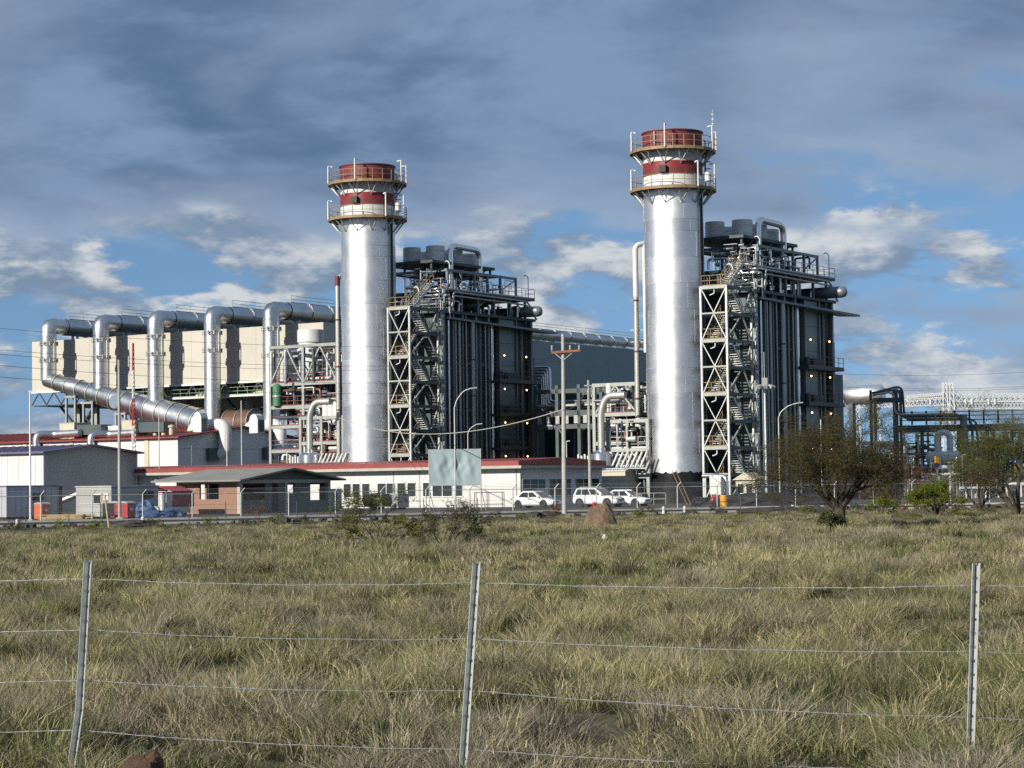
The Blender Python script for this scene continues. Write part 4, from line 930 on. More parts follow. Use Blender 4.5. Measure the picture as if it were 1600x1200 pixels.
# ================================================================== PIPE MODULES
def module(label, px0, px1, pys, V0, depth, seed, dens=1.0, bays=2, red=True, roofbrace=True):
    rnd = random.Random(seed); pm = (px0+px1)/2
    u0, u1 = onv(px0, 640, V0).x, onv(px1, 640, V0).x; zs = sorted([onv(pm, py, V0).z for py in pys])
    o = plant('pipe_module', label, 'pipework', u0, V0); W = u1-u0
    P = lambda name, mb, m, par=o: mb.build(name, MAT[m], par)
    for i in range(bays+1):
        for y in (0, depth): P('column', MB().box(W*i/bays-.17, W*i/bays+.17, y-.17, y+.17, 0, zs[-1]), 'steel_pale')
    for k, z in enumerate(zs):
        for y in (0, depth): P('beam', MB().box(.17, W-.17, y-.13, y+.13, z-.36, z), 'steel_pale')
        for i in range(bays+1): P('beam', MB().box(W*i/bays-.12, W*i/bays+.12, .17, depth-.17, z-.34, z-.002), 'steel_pale')
        if k < len(zs)-1:
            f = P('grating', MB().box(.2, W-.2, .2, depth-.2, z-.05, z+.01), 'steel_dark')
            rl = MB(); railing(rl, None, [(0, .0, z), (W, .0, z)], 1.1, 1.3, .05); P('guard_rail', rl, 'rail_red' if red else 'galv', f)
    if roofbrace and len(zs) > 1:
        a, b = zs[-2], zs[-1]-.3
        for i in range(bays):
            x0, x1 = W*i/bays, W*(i+1)/bays; xm = (x0+x1)/2
            P('brace', MB().bar((x0+.1, -.02, a), (xm, -.02, b), .17), 'steel_pale'); P('brace', MB().bar((xm, -.02, b), (x1-.1, -.02, a), .17), 'steel_pale')
    zz = [0]+zs[:-1]
    for k, z in enumerate(zz):
        top = (zs[k] if k < len(zs) else z+3)-z
        for j in range(int(11*dens)):
            y = rnd.uniform(-.3, depth); r = rnd.choice((.07, .09, .12, .16, .22)); za = z+rnd.uniform(.3, max(.5, top-.4)); xa = rnd.uniform(0, W*.6); xb = min(W+.4, xa+rnd.uniform(1.5, W*.7))
            P('pipe', MB().pipe([(xa, y, za), (xb, y, za), (xb, y+.01, z+rnd.uniform(.05, top))], r, 8), rnd.choice(('pipe_bright', 'pipe_bright', 'steel_dark', 'pipe_grey', 'white_paint', 'brown_duct')))
        for j in range(int(9*dens)):
            y = rnd.uniform(-.3, depth); x = rnd.uniform(.1, W); r = rnd.choice((.06, .08, .12, .18)); zt_ = z+top*rnd.uniform(.5, 1.0)
            P('pipe', MB().pipe([(x, y, z+.02), (x, y, zt_), (x+rnd.uniform(-.9, .9), y+rnd.uniform(.2, .8), zt_)], r, 8), rnd.choice(('pipe_bright', 'galv', 'white_paint', 'steel_dark', 'steel_dark', 'black')))
        for j in range(int(6*dens)):
            y = rnd.uniform(-.2, depth*.7); x = rnd.uniform(.3, W-.3); s = rnd.uniform(.2, .42); zc = z+rnd.uniform(.3, max(.6, top-.9))
            q = MB(); t = rnd.random()
            if t < .4: q.cyl((x, y, zc), (x, y, zc+s*2.6), s, n=14); q.lathe([(s, 0), (s*.6, s*.4), (.01, s*.5)], 14, (x, y, zc+s*2.6))
            elif t < .7: q.box(x-s, x+s, y-s, y+s, zc, zc+s*2.4)
            else: q.cyl((x-s*1.4, y, zc), (x+s*1.4, y, zc), s*.8, n=12); q.cyl((x, y, zc), (x, y, zc+s*2.2), s*.3, n=8); q.cyl((x, y, zc+s*2.1), (x, y, zc+s*2.3), s, n=12)
            P('fitting', q, rnd.choice(('pipe_bright', 'white_paint', 'galv', 'steel_dark', 'black', 'steel_dark', 'rail_red')))
    return o, W, zs
VM = SL.y+9
moL, wL, zL = module('steel pipe module with white hopper and red railings beside the condenser', 423, 528, (538, 597, 633, 664, 702), VM, 7.0, 31, 2.2)
p = onv(486, 578, VM+3.5)
o = plant('hopper_tank', 'white cylindrical hopper standing in the top of the pipe module', 'tank', p.x, VM+3.5, 0)
zt = onv(486, 516, VM+3.5).z; zb = onv(486, 580, VM+3.5).z
q = MB(); q.lathe([(.25, zb-1.1), (1.45, zb-.1), (1.45, zt-1.5), (1.6, zt-1.45), (1.6, zt), (1.5, zt+.05), (.01, zt+.12)], 30); q.build('shell', MAT['white_paint'], o)
for t in range(4): a = t*math.pi/2+.4; MB().bar((1.3*math.cos(a), 1.3*math.sin(a), zb-.1), (1.5*math.cos(a), 1.5*math.sin(a), zL[3]), .2).build('support_leg', MAT['steel_dark'], o)
p = onv(430, 622, VM-.6); o = plant('green_drum', 'green upright drum on the pipe module walkway', 'drum', p.x, VM-.2, zL[2]); MB().lathe([(.01, 0), (.55, .02), (.55, 2.4), (.3, 2.6), (.01, 2.65)], 18).build('shell', MAT['green_drum'], o); MB().lathe([(.57, 1.1), (.59, 1.1), (.59, 1.25), (.57, 1.25)], 18).build('band', MAT['galv'], o)
# white filter casing beside the chimney
p = onv(503, 628, VM-2); q_ = onv(527, 660, VM-2); o = plant('filter_house', 'white rounded filter casing in front of the pipe module', 'filter', p.x, VM-2, 0)
w = q_.x-p.x
for i in range(3):
    a, b = w*i/3, w*(i+1)/3; c = MB(); c.prism([(a+.03, q_.z), (b-.03, q_.z), (b-.03, p.z-.5), (b-.25, p.z), (a+.25, p.z), (a+.03, p.z-.5)], 'y', 0, 1.6); c.build('casing_section', MAT['white'], o)
fr = MB()
for x in (.1, w-.1):
    for y in (.1, 1.5): fr.bar((x, y, 0), (x, y, q_.z), .2)
fr.build('stand', MAT['steel_pale'], o)
o = MB()
for i in range(4): z = 4.0+i*1.5; MB().bar((p.x, VM-2.02, z), (q_.x, VM-2.02, z+1.4), .1)
lowL, wl2, _ = module('low crowded pipework behind the red office roof next to the chimney', 470, 536, (650, 690, 722), VM-6, 5.0, 47, 2.3, 2, True, False)
moR, wR, zR = module('steel pipe module with diagonal braces beside the antenna chimney', 929, 996, (598, 645, 690, 742), SR.y+1, 6.0, 53, 1.7, 1, True)
lowR, _, _ = module('low crowded pipework between office end and antenna chimney', 950, 1012, (655, 700, 742), SR.y-3.0, 4.0, 61, 2.3, 2, False, False)
def comb_tank(px, py, V, label):
    p = onv(px, py, V); o = plant('wash_tank', label, 'tank', p.x, V, 0); z = p.z
    MB().lathe([(.01, z-2.0), (1.15, z-2.0), (1.15, z-.2), (.9, z), (.4, z+.15), (.4, z+.4)], 24).build('shell', MAT['pipe_bright'], o)
    MB().pipe([(0, 0, z+.3), (0, 0, z+4.2), (.6, .2, z+5.6), (2.6, .4, z+5.6)], .36, 14, .9).build('outlet_pipe', MAT['pipe_grey'], o)
    for i in range(4):
        a = i*math.pi/2+.3; MB().bar((math.cos(a), math.sin(a), 0), (math.cos(a), math.sin(a), z-2.0), .16).build('leg', MAT['galv'], o)
    for i in range(7): MB().cyl((1.5+i*.55, -.6, z-1.6), (2.3+i*.55, -.6, z-.1), .12, n=8).build('slanted_pipe', MAT['white_paint'], o)
    MB().cyl((1.0, -.6, z-1.75), (5.4, -.6, z-1.75), .17, n=10).build('collector_pipe', MAT['pipe_bright'], o)
    for i in range(4): MB().cyl((-2.6+i*.38, -.2, 0), (-2.6+i*.38, -.2, z-.2-.15*(i % 2)), .12, n=8).build('upright_pipe', MAT['white_paint'], o)
comb_tank(484, 708, SL.y-2.5, 'silver wash tank with slanting pipes just above the red office roof')
comb_tank(940, 706, SR.y-4.0, 'silver wash tank with slanting pipes above the end of the office')
# silver pipe bundle between the two boilers
VB = SL.y+24.5; o = plant('pipe_bundle', 'bundle of bright silver pipes stepping down between the two boilers', 'pipework', onv(830, 575, VB).x, VB)
u0 = onv(822, 575, VB).x; u1 = onv(851, 575, VB).x-u0; za = onv(851, 574, VB).z; zb = onv(860, 628, VB).z; u2 = onv(926, 630, VB).x-u0
for i in range(5):
    MB().pipe([(0, -i*.02, za-i*.33), (u1-i*.28, -i*.02, za-i*.33), (u1-i*.28, -i*.02, zb-i*.3), (u2, -i*.02, zb-i*.3)], .15, 10, .55).build('pipe', MAT['pipe_bright'], o)
for i in range(4): MB().box(u1+1+i*1.8, u1+1.25+i*1.8, .2, .45, 0, zb-1.6).build('support_post', MAT['steel_dark'], o)
MB().box(-.5, u2, .15, .5, zb-1.75, zb-1.5).build('support_beam', MAT['steel_dark'], o)
rnd = random.Random(8)
for i in range(9):
    x = rnd.uniform(-.3, u1+1.5); z = rnd.uniform(zb-.5, za-2); MB().cyl((x, .3, z), (x+.5, .3, z), .28, n=12).build('elbow_fitting', MAT[rnd.choice(('pipe_bright', 'steel_dark'))], o)
VR = SL.y+20; a = onv(836, 650, VR); b = onv(1010, 650, VR); o = plant('pipe_rack', 'dark steel pipe rack bridging between the two boilers', 'pipe rack', a.x, VR)
L = b.x-a.x
for z, h in ((onv(920, 606, VR).z, .5), (onv(920, 640, VR).z, .7), (onv(920, 662, VR).z, .5)):
    MB().box(0, L, 0, .4, z-h, z).build('beam', MAT['casing'], o); MB().box(0, L, 5, 5.4, z-h, z).build('beam', MAT['casing'], o)
for i in range(6): MB().box(L*i/5-.2, L*i/5+.2, .0, .4, 0, onv(920, 600, VR).z).build('column', MAT['casing'], o)
for i in range(6): z = onv(920, 636, VR).z+.1+.02*i; MB().cyl((0, .9+i*.6, z+.2), (L, .9+i*.6, z+.2), .18, n=8).build('pipe', MAT['pipe_bright' if i % 2 else 'pipe_grey'], o)
for i in range(12): x = L*(i+.5)/12; z = onv(920, 662, VR).z; MB().box(x-.25, x+.25, -.05, .0, z+.1, z+1.0).build('hanger', MAT['pipe_grey'], o)
VG = SL.y+34; a = onv(842, 640, VG); b = onv(1012, 640, VG); o = plant('dark_fill_box', 'dark teal box added to fill the open gap between the two boilers', 'building', a.x, VG); L = b.x-a.x; zt = onv(920, 612, VG).z  # dark box added to block the sky showing between the boilers
for i in range(9): MB().box(L*i/9+.01, L*(i+1)/9-.01, 0, .2, 0, zt).build('wall_panel', MAT['casing'], o)
MB().box(L-.2, L, .2, 14, 0, zt).build('end_wall', MAT['casing'], o); MB().box(0, .2, .2, 14, 0, zt).build('end_wall', MAT['casing'], o); MB().box(-.3, L+.3, -.3, 14.3, zt+.002, zt+.3).build('roof', MAT['casing_pale'], o)
for i in range(5): x = L*(i+.6)/5.5; MB().box(x-1, x+1, -.06, -.004, 3.0, 4.6).build('louvre', MAT['steel_dark'], o)
p = onv(955, 740, SR.y-5); kk = plant('instrument_house', 'beige instrument house between the office end and pipework', 'hut', p.x, SR.y-5)
MB().box(-1.4, 1.6, 0, 3.4, 0, onv(955, 737, SR.y-5).z).build('body', MAT['beige_box'], kk); MB().box(-1.5, 1.7, -.1, 3.5, onv(955, 737, SR.y-5).z+.002, onv(955, 737, SR.y-5).z+.12).build('roof', MAT['galv'], kk); MB().box(1.602, 1.65, .8, 1.7, .1, 2.0).build('door', MAT['grey_wall'], kk)

# ================================================================== RIGHT HAND YARD
DW = 252.0
def zat(py, px, D): return at(px, py, D).z
def xat(px, D): return at(px, 700, D).x
o = thing('pipe_rack', 'dark elevated pipe rack ending in the glaring silver vessel', 'pipe rack', (xat(1345, DW), DW, 0), R(-6))
X = lambda px: xat(px, DW)-xat(1345, DW)
zu, zl = zat(622, 1370, DW), zat(662, 1480, DW)
MB().box(X(1366), X(1408), -.3, 3.5, zu-.45, zu).build('upper_deck', MAT['steel_dark'], o)
for i in range(4): MB().pipe([(X(1366), i*.8, zu+.35+.3*(i % 2)), (X(1398+5*i), i*.8, zu+.75+.25*i), (X(1398+6*i), i*.8, zl+1.1-.2*i), (X(1500+i*9), i*.8, zl+1.1-.2*i), (X(1502+i*9), i*.8, zl-4)], .14, 10, .9).build('pipe', MAT['steel_dark' if i % 2 else 'pipe_grey'], o)
for px in (1362, 1398, 1402, 1408): MB().box(X(px)-.16, X(px)+.16, 0, .3, 0, zu+.9).build('column', MAT['steel_dark'], o)
MB().box(X(1400), X(1640), -.2, 3.6, zl-.85, zl-.15).build('lower_deck', MAT['steel_dark'], o)
for px in range(1425, 1640, 22): MB().box(X(px)-.1, X(px)+.1, -.1, .1, zl-.1, zl+1.5).build('guard_post', MAT['steel_dark'], o)
for k in (.5, 1.0, 1.45): MB().bar((X(1410), -.1, zl+k-.1), (X(1640), -.1, zl+k-.1), .09).build('pipe', MAT['steel_dark'], o)
for px in (1440, 1496, 1540, 1590, 1632): MB().box(X(px)-.2, X(px)+.2, .0, .4, 0, zl-.85).build('column', MAT['steel_dark'], o)
MB().cyl((X(1503), -.8, .5), (X(1503), -.8, zl+1.0), .42, n=16).build('tall_pipe', MAT['casing_pale'], o)
for px in (1544, 1566): MB().bar((X(px), 0, zl-.8), (X(px+22), 0, zl-5), .2).build('brace', MAT['steel_dark'], o)
# glaring insulated vessel lying on the rack
DV = 268.0; a = uv(at(1320, 618, DV)); o = plant('steam_vessel', 'polished silver vessel blazing in the sun on the pipe rack', 'vessel', a.x, a.y, a.z)
Lv_ = 4.7; MB().sweep([(0, 0, 0), (.25, 0, 0), (Lv_, 0, 0), (Lv_+.3, 0, 0)], [.8, 1.2, 1.2, .8], 32).build('shell', MAT['vessel'], o)
o.rotation_euler = (0, 0, R(-27))
for x in (.9, 3.6): MB().box(x-.25, x+.25, -.6, .6, -a.z, -.6).build('saddle', MAT['steel_dark'], o)
# lattice gantry of the switchyard
DG = 335.0
def lattice(mb, p, q, w, n, t=.10, taper=1.0):
    p = Vector(p); q = Vector(q); d = (q-p).normalized(); up = Vector((0,0,1)) if abs(d.z) < .9 else Vector((0,1,0)); a = d.cross(up).normalized(); b = a.cross(d)
    cs = [a*w/2+b*w/2, -a*w/2+b*w/2, -a*w/2-b*w/2, a*w/2-b*w/2]
    for c in cs: mb.bar(p+c, q+c*taper, t)
    for i in range(n):
        f0, f1 = i/n, (i+1)/n; s0, s1 = 1+(taper-1)*f0, 1+(taper-1)*f1
        for j in range(4):
            A, B = cs[j], cs[(j+1) % 4]; mb.bar(p.lerp(q, f0)+A*s0, p.lerp(q, f1)+B*s1, t*.7)
            if j % 2: mb.bar(p.lerp(q, f0)+B*s0, p.lerp(q, f1)+A*s1, t*.7)
o = thing('lattice_gantry', 'white lattice steel gantry of the switchyard behind the pipe rack', 'gantry', (xat(1480, DG), DG, 0))
X = lambda px: xat(px, DG)-xat(1480, DG)
for px in (1480, 1490):
    q = MB(); lattice(q, (X(px), 0, 0), (X(px)-.2, 0, zat(598, px, DG)), 1.7, 16, .14, .25); q.build('tower', MAT['white_paint'], o)
for px in (1340, 1371, 1660):
    q = MB(); lattice(q, (X(px), 1, 0), (X(px), 1, zat(612, px, DG)), 1.5, 14, .14, .5); q.build('tower', MAT['white_paint'], o)
for p0, p1, py, w in ((1340, 1480, 632, 1.1), (1420, 1482, 623, .9), (1490, 1660, 622, 1.2), (1490, 1600, 634, 1.0)):
    q = MB(); lattice(q, (X(p0), .5, zat(py, p0, DG)), (X(p1), .5, zat(py-(1 if p0 > 1480 else 5), p1, DG)), w, 20, .12); q.build('truss', MAT['white_paint'], o)
for px in (1510, 1546, 1520, 1556, 1455): MB().cyl((X(px), -.2, zat(624, px, DG)), (X(px), -.2, zat(632, px, DG)), .16, n=8).build('insulator', MAT['white'], o)
# ground level plant behind the trees
def vessel(label, px, py, D, r, L):
    p = at(px, py, D); o = thing('process_vessel', label, 'vessel', (p.x, D, 0), R(-15))
    MB().sweep([(-L/2-.3, 0, p.z), (-L/2, 0, p.z), (L/2, 0, p.z), (L/2+.3, 0, p.z)], [r*.4, r, r, r*.4], 22).build('shell', MAT['white_paint'], o)
    for x in (-L/3, L/3): MB().box(x-.2, x+.2, -r*.7, r*.7, 0, p.z-r*.6).build('saddle', MAT['concrete'], o)
    MB().pipe([(-.7, 0, p.z+r*.8), (-.7, 0, p.z+r+2.1), (.7, 0, p.z+r+2.1), (.7, 0, p.z+r*.8)], .36, 14, .7).build('loop_pipe', MAT['white_paint'], o)
vessel('white horizontal vessel with a hoop pipe under the pipe rack', 1475, 716, 246, .8, 3.4)
rnd = random.Random(77)
for k, (p0, p1, py, D, lab) in enumerate(((1440, 1500, 742, 238, 'knee high white pipe manifold beside the yellow green bush'), (1500, 1560, 763, 228, 'white ground pipe manifold behind the red road sign'), (1555, 1640, 757, 234, 'white ground pipe manifold behind the thorn tree at the frame edge'), (1500, 1590, 700, 252, 'raised white pipe manifold on thin posts behind the thorn tree'), (1330, 1400, 760, 236, 'white pipe manifold half hidden behind the big mesquite trunk'))):
    a, b = at(p0, py, D), at(p1, py, D); o = thing('pipe_manifold', lab, 'pipework', (a.x, D, 0), R(-8)); L = b.x-a.x
    for i in range(3): MB().cyl((0, i*.7, a.z+.05-.35*i), (L, i*.7, a.z-.35*i), .16, n=10).build('pipe', MAT['pipe_bright' if i else 'white'], o)
    for i in range(8):
        x = L*(i+.5)/8+rnd.uniform(-.2, .2); MB().bar((x, 0, 0), (x, 0, a.z), .14).build('support_post', MAT['white_paint' if i % 2 else 'steel_dark'], o)
        if rnd.random() < .8: zt_ = a.z+rnd.uniform(.3, 2.2); MB().pipe([(x+.4, .3, 0), (x+.4, .3, zt_), (x+.9, .3, zt_)], rnd.choice((.07, .11, .16)), 8).build('riser', MAT[rnd.choice(('white_paint', 'pipe_bright', 'steel_dark', 'casing'))], o)
        if rnd.random() < .5: s = rnd.uniform(.25, .5); MB().box(x-s, x+s, .8, .8+s, 0, s*2.4).build('control_box', MAT[rnd.choice(('casing', 'steel_dark', 'white_paint', 'beige_box'))], o)
    if k in (0, 2): q = MB(); q.cyl((L*.4, -.3, a.z+1.3), (L*.4, -.3, a.z+2.0), .3, n=10); q.build('yellow_valve', MAT['yellow'], o)
p = at(1350, 735, 243); o = thing('equipment_shed', 'low beige equipment shed behind the big mesquite tree', 'shed', (p.x, 243, 0), R(-10))
MB().box(-3.5, 4, 0, 5, 0, 3.4).build('body', MAT['beige_box'], o); MB().box(-3.8, 4.3, -.3, 5.3, 3.402, 3.6).build('roof', MAT['brown_duct'], o); MB().box(-1, 0, -.05, -.005, .1, 2.2).build('door', MAT['grey_wall'], o); MB().box(1.2, 2.6, -.05, -.005, 1.0, 2.0).build('louvre', MAT['steel_dark'], o)
o = thing('transformer', 'dark transformer block with cooling fins behind the yellow green bush', 'transformer', (at(1455, 780, 240).x, 240, 0), R(-12))
MB().box(-2, 2, 0, 2.4, .3, 3.2).build('tank', MAT['steel_dark'], o)
for i in range(9): MB().box(-1.9+i*.45, -1.7+i*.45, -.5, -.01, .6, 2.8).build('cooling_fin', MAT['casing'], o)
for x in (-1, 0, 1): MB().lathe([(.15, 0), (.2, .2), (.12, .3), (.2, .5), (.12, .6), (.08, 1.1)], 10, (x, 1.2, 3.2)).build('bushing', MAT['white_paint'], o)
MB().box(-2.2, 2.2, -.6, 2.6, 0, .298).build('plinth', MAT['concrete'], o)
rnd = random.Random(123)
for k, (p0, p1, pt, D, lab) in enumerate(((1415, 1470, 672, 262, 'crowded dark pipe stand under the left end of the pipe rack deck'), (1500, 1560, 690, 258, 'crowded pale pipe stand behind the low thorn tree'), (1556, 1640, 668, 264, 'tall crowded pipe stand at the outer end of the pipe rack'), (1350, 1415, 690, 266, 'shaded pipe stand behind the mesquite crown'))):
    a, b = at(p0, 780, D), at(p1, 780, D); zt_ = zat(pt, p0, D); L = b.x-a.x; o = thing('pipe_stand', lab, 'pipework', (a.x, D, 0), R(-10))
    for i in range(4):
        for y in (0, 3): MB().box(L*i/3-.12, L*i/3+.12, y-.12, y+.12, 0, zt_).build('column', MAT['steel_dark' if k != 1 else 'steel_pale'], o)
    for z in (zt_, zt_*.66, zt_*.33):
        for y in (0, 3): MB().box(-.2, L+.2, y-.1, y+.1, z-.3, z).build('beam', MAT['steel_dark' if k != 1 else 'steel_pale'], o)
    for i in range(34):
        x = rnd.uniform(0, L); y = rnd.uniform(-.5, 3); z = rnd.uniform(.3, zt_); r = rnd.choice((.07, .1, .14, .2)); q = MB()
        if rnd.random() < .5: q.pipe([(x, y, 0), (x, y, z), (x+rnd.uniform(.5, 2), y, z)], r, 8)
        else: q.pipe([(x, y, z), (min(L, x+rnd.uniform(1, 4)), y, z), (min(L, x+4), y+.3, z-rnd.uniform(.3, 1.2))], r, 8)
        q.build('pipe', MAT[rnd.choice(('pipe_bright', 'white_paint', 'steel_dark', 'casing', 'pipe_grey'))], o)
    for i in range(10):
        x = rnd.uniform(0, L); z = rnd.choice((0, zt_*.33, zt_*.66)); s_ = rnd.uniform(.25, .6); MB().lathe([(s_, 0), (s_, s_*2), (s_*.6, s_*2.4), (.01, s_*2.5)], 14, (x, rnd.uniform(0, 2.5), z)).build('pot', MAT[rnd.choice(('white_paint', 'pipe_bright', 'steel_dark', 'beige_box'))], o)
# sign, barrels, guard booth beside the antenna chimney
p = at(1519, 790, 176); o = thing('road_sign', 'red road sign on a thin post beyond the road', 'sign', (p.x, p.y, 0)); MB().cyl((0, 0, 0), (0, 0, 2.5), .04, n=8).build('post', MAT['galv'], o)
q = MB(); q.prism([(.42*math.cos(R(22.5+45*i)), 2.15+.42*math.sin(R(22.5+45*i))) for i in range(8)], 'y', -.06, -.042); q.build('sign_board', MAT['red_plastic'], o)
p = at(1131, 785, 172); o = thing('barrel', 'yellow barrel standing at the road edge near the guard booth', 'barrel', (p.x, p.y, .03)); MB().lathe([(.01, .0), (.30, .0), (.30, .28), (.33, .3), (.30, .33), (.30, .6), (.33, .63), (.30, .66), (.30, .92), (.27, .95), (.01, .93)], 18).build('drum', MAT['yellow'], o); MB().lathe([(.305, .4), (.31, .4), (.31, .47), (.305, .47)], 18).build('dark_band', MAT['black'], o)
p = at(1131, 772, 176)
p = at(1118, 783, 182); heap('tarpaulin_heap', 'red and dark crumpled heap beside the yellow barrel', 'heap', (p.x, p.y, .02), .45, .4, .95, 'red_plastic', 5, .3)
p = at(1098, 783, 184); heap('rubble_heap', 'dark rubble heap beside the stair tower foot', 'heap', (p.x, p.y, .02), 1.1, .7, .7, 'black', 6, .3)
c = uv(at(1150, 780, 205)); o = plant('guard_booth', 'small cream guard booth with gable roof by the stair tower', 'booth', c.x, c.y)
c2 = MB().box(0, 2.0, 0, 2.0, 0, 2.2).build('body', MAT['beige_box'], o)
q = MB(); q.prism([(-.25, 2.2), (2.25, 2.2), (1.0, 2.9)], 'y', -.25, 2.2); q.build('roof', MAT['beige_box'], o)
window(o, 'L', .2, .9, .9, 1.9, 0); window(o, 'L', 1.1, 1.8, .9, 1.9, 0)
c = uv(at(1118, 775, 203)); o = plant('electric_cabinet', 'tall white electric cabinet under the stair tower', 'cabinet', c.x, c.y); MB().box(-.6, .6, 0, .6, .9, 2.6).build('body', MAT['white'], o); MB().box(.05, .55, -.03, -.005, 1.0, 2.5).build('door', MAT['white_paint'], o)
for x in (-.5, .5): MB().box(x-.05, x+.05, .1, .5, 0, .9).build('leg', MAT['galv'], o)
a = uv(at(1098, 744, 206)); o = plant('bypass_pipe', 'bright white pipe hoop in front of the stair tower foot', 'pipe', a.x, a.y); b = onv(1135, 744, a.y).x-a.x; z = a.z
MB().pipe([(0, 0, z), (b, 0, z), (b, 0, .5), (b+1.4, 0, .5)], .2, 12, .6).build('run', MAT['pipe_bright'], o); MB().bar((.3, 0, 0), (.3, 0, z), .12).build('support_post', MAT['galv'], o)
p = at(1165, 783, 178); heap('rubble_heap', 'long dark gravel bank in front of the guard booth', 'heap', (p.x+1.5, p.y, .0), 4.6, 1.0, 1.1, 'black', 16, .2, 22)
p = at(1065, 782, 196); o = thing('scaffold_tube', 'pair of rusty tubes leaning against the black chimney base', 'tubes', (p.x, p.y, 0))
for dx in (0, .35): MB().cyl((.5+dx, 0, 0), (-.55+dx, 10.2*0+3.5, 3.1), .05, n=6).build('tube', MAT['rail_rust'], o)
# low railings by the parked cars
p0, p1 = at(965, 775, 203), at(1040, 775, 203); o = thing('guard_rail', 'low grey tube railing in front of the black chimney base', 'railing', (p0.x, p0.y, 0)); L = p1.x-p0.x
for i in range(5): MB().bar((L*i/4, 0, 0), (L*i/4, 0, 1.1), .06).build('post', MAT['galv'], o)
for z in (1.1, .55): MB().bar((0, 0, z), (L, 0, z), .06).build('rail', MAT['galv'], o)
# ================================================================== POLES, LAMPS, MAST, CABLES
def base(px, py, D): p = at(px, py, D); return p
p = at(882, 800, 140); zt = zat(522, 876, 140)
pp = thing('power_pole', 'tapered concrete power pole with rusty crossarm and street lamp', 'pole', (p.x, p.y, 0), 0)
pp.rotation_euler = (0, R(.35), 0)
MB().cyl((0, 0, -.2), (0, 0, zt), .17, .11, 14).build('shaft', MAT['pole_concrete'], pp)
za = zat(551, 878, 140); x0, x1 = xat(857, 140)-p.x+.2, xat(902, 140)-p.x+.2
MB().bar((x0, -.2, za), (x1, -.2, za+.12), .10, .14).build('crossarm', MAT['rust_arm'], pp)
for s in (-1, 1): MB().bar((0, -.2, za-.5), (s*.55, -.2, za-.05), .05).build('arm_brace', MAT['galv'], pp)
for x in (x0+.05, .45, x1-.05): MB().lathe([(.03, 0), (.05, .1), (.09, .14), (.05, .2), (.08, .3), (.04, .38)], 8, (x, -.2, za+.08)).build('insulator', MAT['grey_wall'], pp)
zl_ = zat(678, 880, 140); MB().pipe([(-.1, 0, zl_), (-.45, -.1, zl_+.45), (-.85, -.2, zl_+.5)], .04, 8, .2).build('lamp_arm', MAT['galv'], pp); MB().bar((-.75, -.2, zl_+.52), (-1.05, -.25, zl_+.55), .16, .09).build('lamp_head', MAT['white_paint'], pp)
p = at(922, 770, 200); zt2 = zat(594, 922, 200); o = thing('power_pole', 'plain concrete pole standing behind the white parked SUV', 'pole', (p.x, p.y, 0)); MB().cyl((0, 0, 0), (0, 0, zt2), .15, .11, 12).build('shaft', MAT['pole_concrete'], o); MB().bar((-.4, 0, zt2-.5), (.4, 0, zt2-.5), .1).build('crossarm', MAT['galv'], o)
for k in (.9, 1.6): MB().lathe([(.05, 0), (.1, .1), (.05, .3)], 8, (.3, 0, zt2-k)).build('insulator', MAT['grey_wall'], o)
def pole(px, pyb, pyt, D, r, label, m='galv', top='lamp', cat='pole', name='lamp_pole', arm=None):
    p = at(px, pyb, D); zt = zat(pyt, px, D); o = thing(name, label, cat, (p.x, p.y, 0))
    if arm:
        ax = xat(arm[0], D)-p.x; az = zat(arm[1], arm[0], D)
        MB().cyl((0, 0, 0), (0, 0, zt), r, r*.75, 12).build('shaft', MAT[m], o)
        MB().pipe([(0, 0, zt-.02), (ax*.12, 0, zt+.35*(az-zt)+.05), (ax*.55, 0, az-.18), (ax, 0, az)], r*.55, 8, .9, 6).build('arm', MAT['white_paint'], o)
        MB().bar((ax-.1, 0, az), (ax+.5, 0, az+.06), .2, .1).build('lamp_head', MAT['grey_wall'], o)
    else:
        MB().cyl((0, 0, 0), (0, 0, zt), r, r*.7, 12).build('shaft', MAT[m], o)
        if top == 'lamp': MB().bar((-.1, 0, zt), (.35, 0, zt+.08), .14, .08).build('lamp_head', MAT['white_paint'], o)
    MB().box(-r*1.8, r*1.8, -r*1.8, r*1.8, 0, .12).build('base_plate', MAT['concrete'], o)
    return o
pole(47.5, 806, 612, 150, .08, 'white steel pole rising between cabin and orange refuse bin', 'white_paint')
pole(187, 808, 562, 152, .125, 'thick concrete pole beside the red refuse bins', 'pole_concrete', None)
pole(712, 796, 637, 176, .07, 'curved arm street lamp in front of the blue banner', 'galv', arm=(737, 607))
pole(732, 760, 678, 214, .065, 'curved arm street lamp rising behind the office roof', 'galv', arm=(746, 663))
pole(886, 770, 690, 214, .09, 'short lamp pole standing behind the concrete power pole', 'white_paint')
pole(1219, 786, 652, 190, .075, 'curved arm street lamp beside the floodlight mast', 'galv', arm=(1247, 630))
pole(1285, 790, 655, 186, .06, 'thin white pole seen through the big mesquite crown', 'white_paint', None)
pole(249, 760, 637, 225, .07, 'slender grey pole in front of the lit turbine hall wall', 'galv')
pole(300, 760, 696, 228, .07, 'short white pole against the shaded turbine hall gable', 'white_paint', None)
pole(355, 760, 678, 222, .06, 'slender pole with grey box in front of the turbine hall vents', 'white_paint', None)
pole(378, 760, 626, 225, .075, 'tall grey pole in front of the brown barrel duct', 'galv', None)
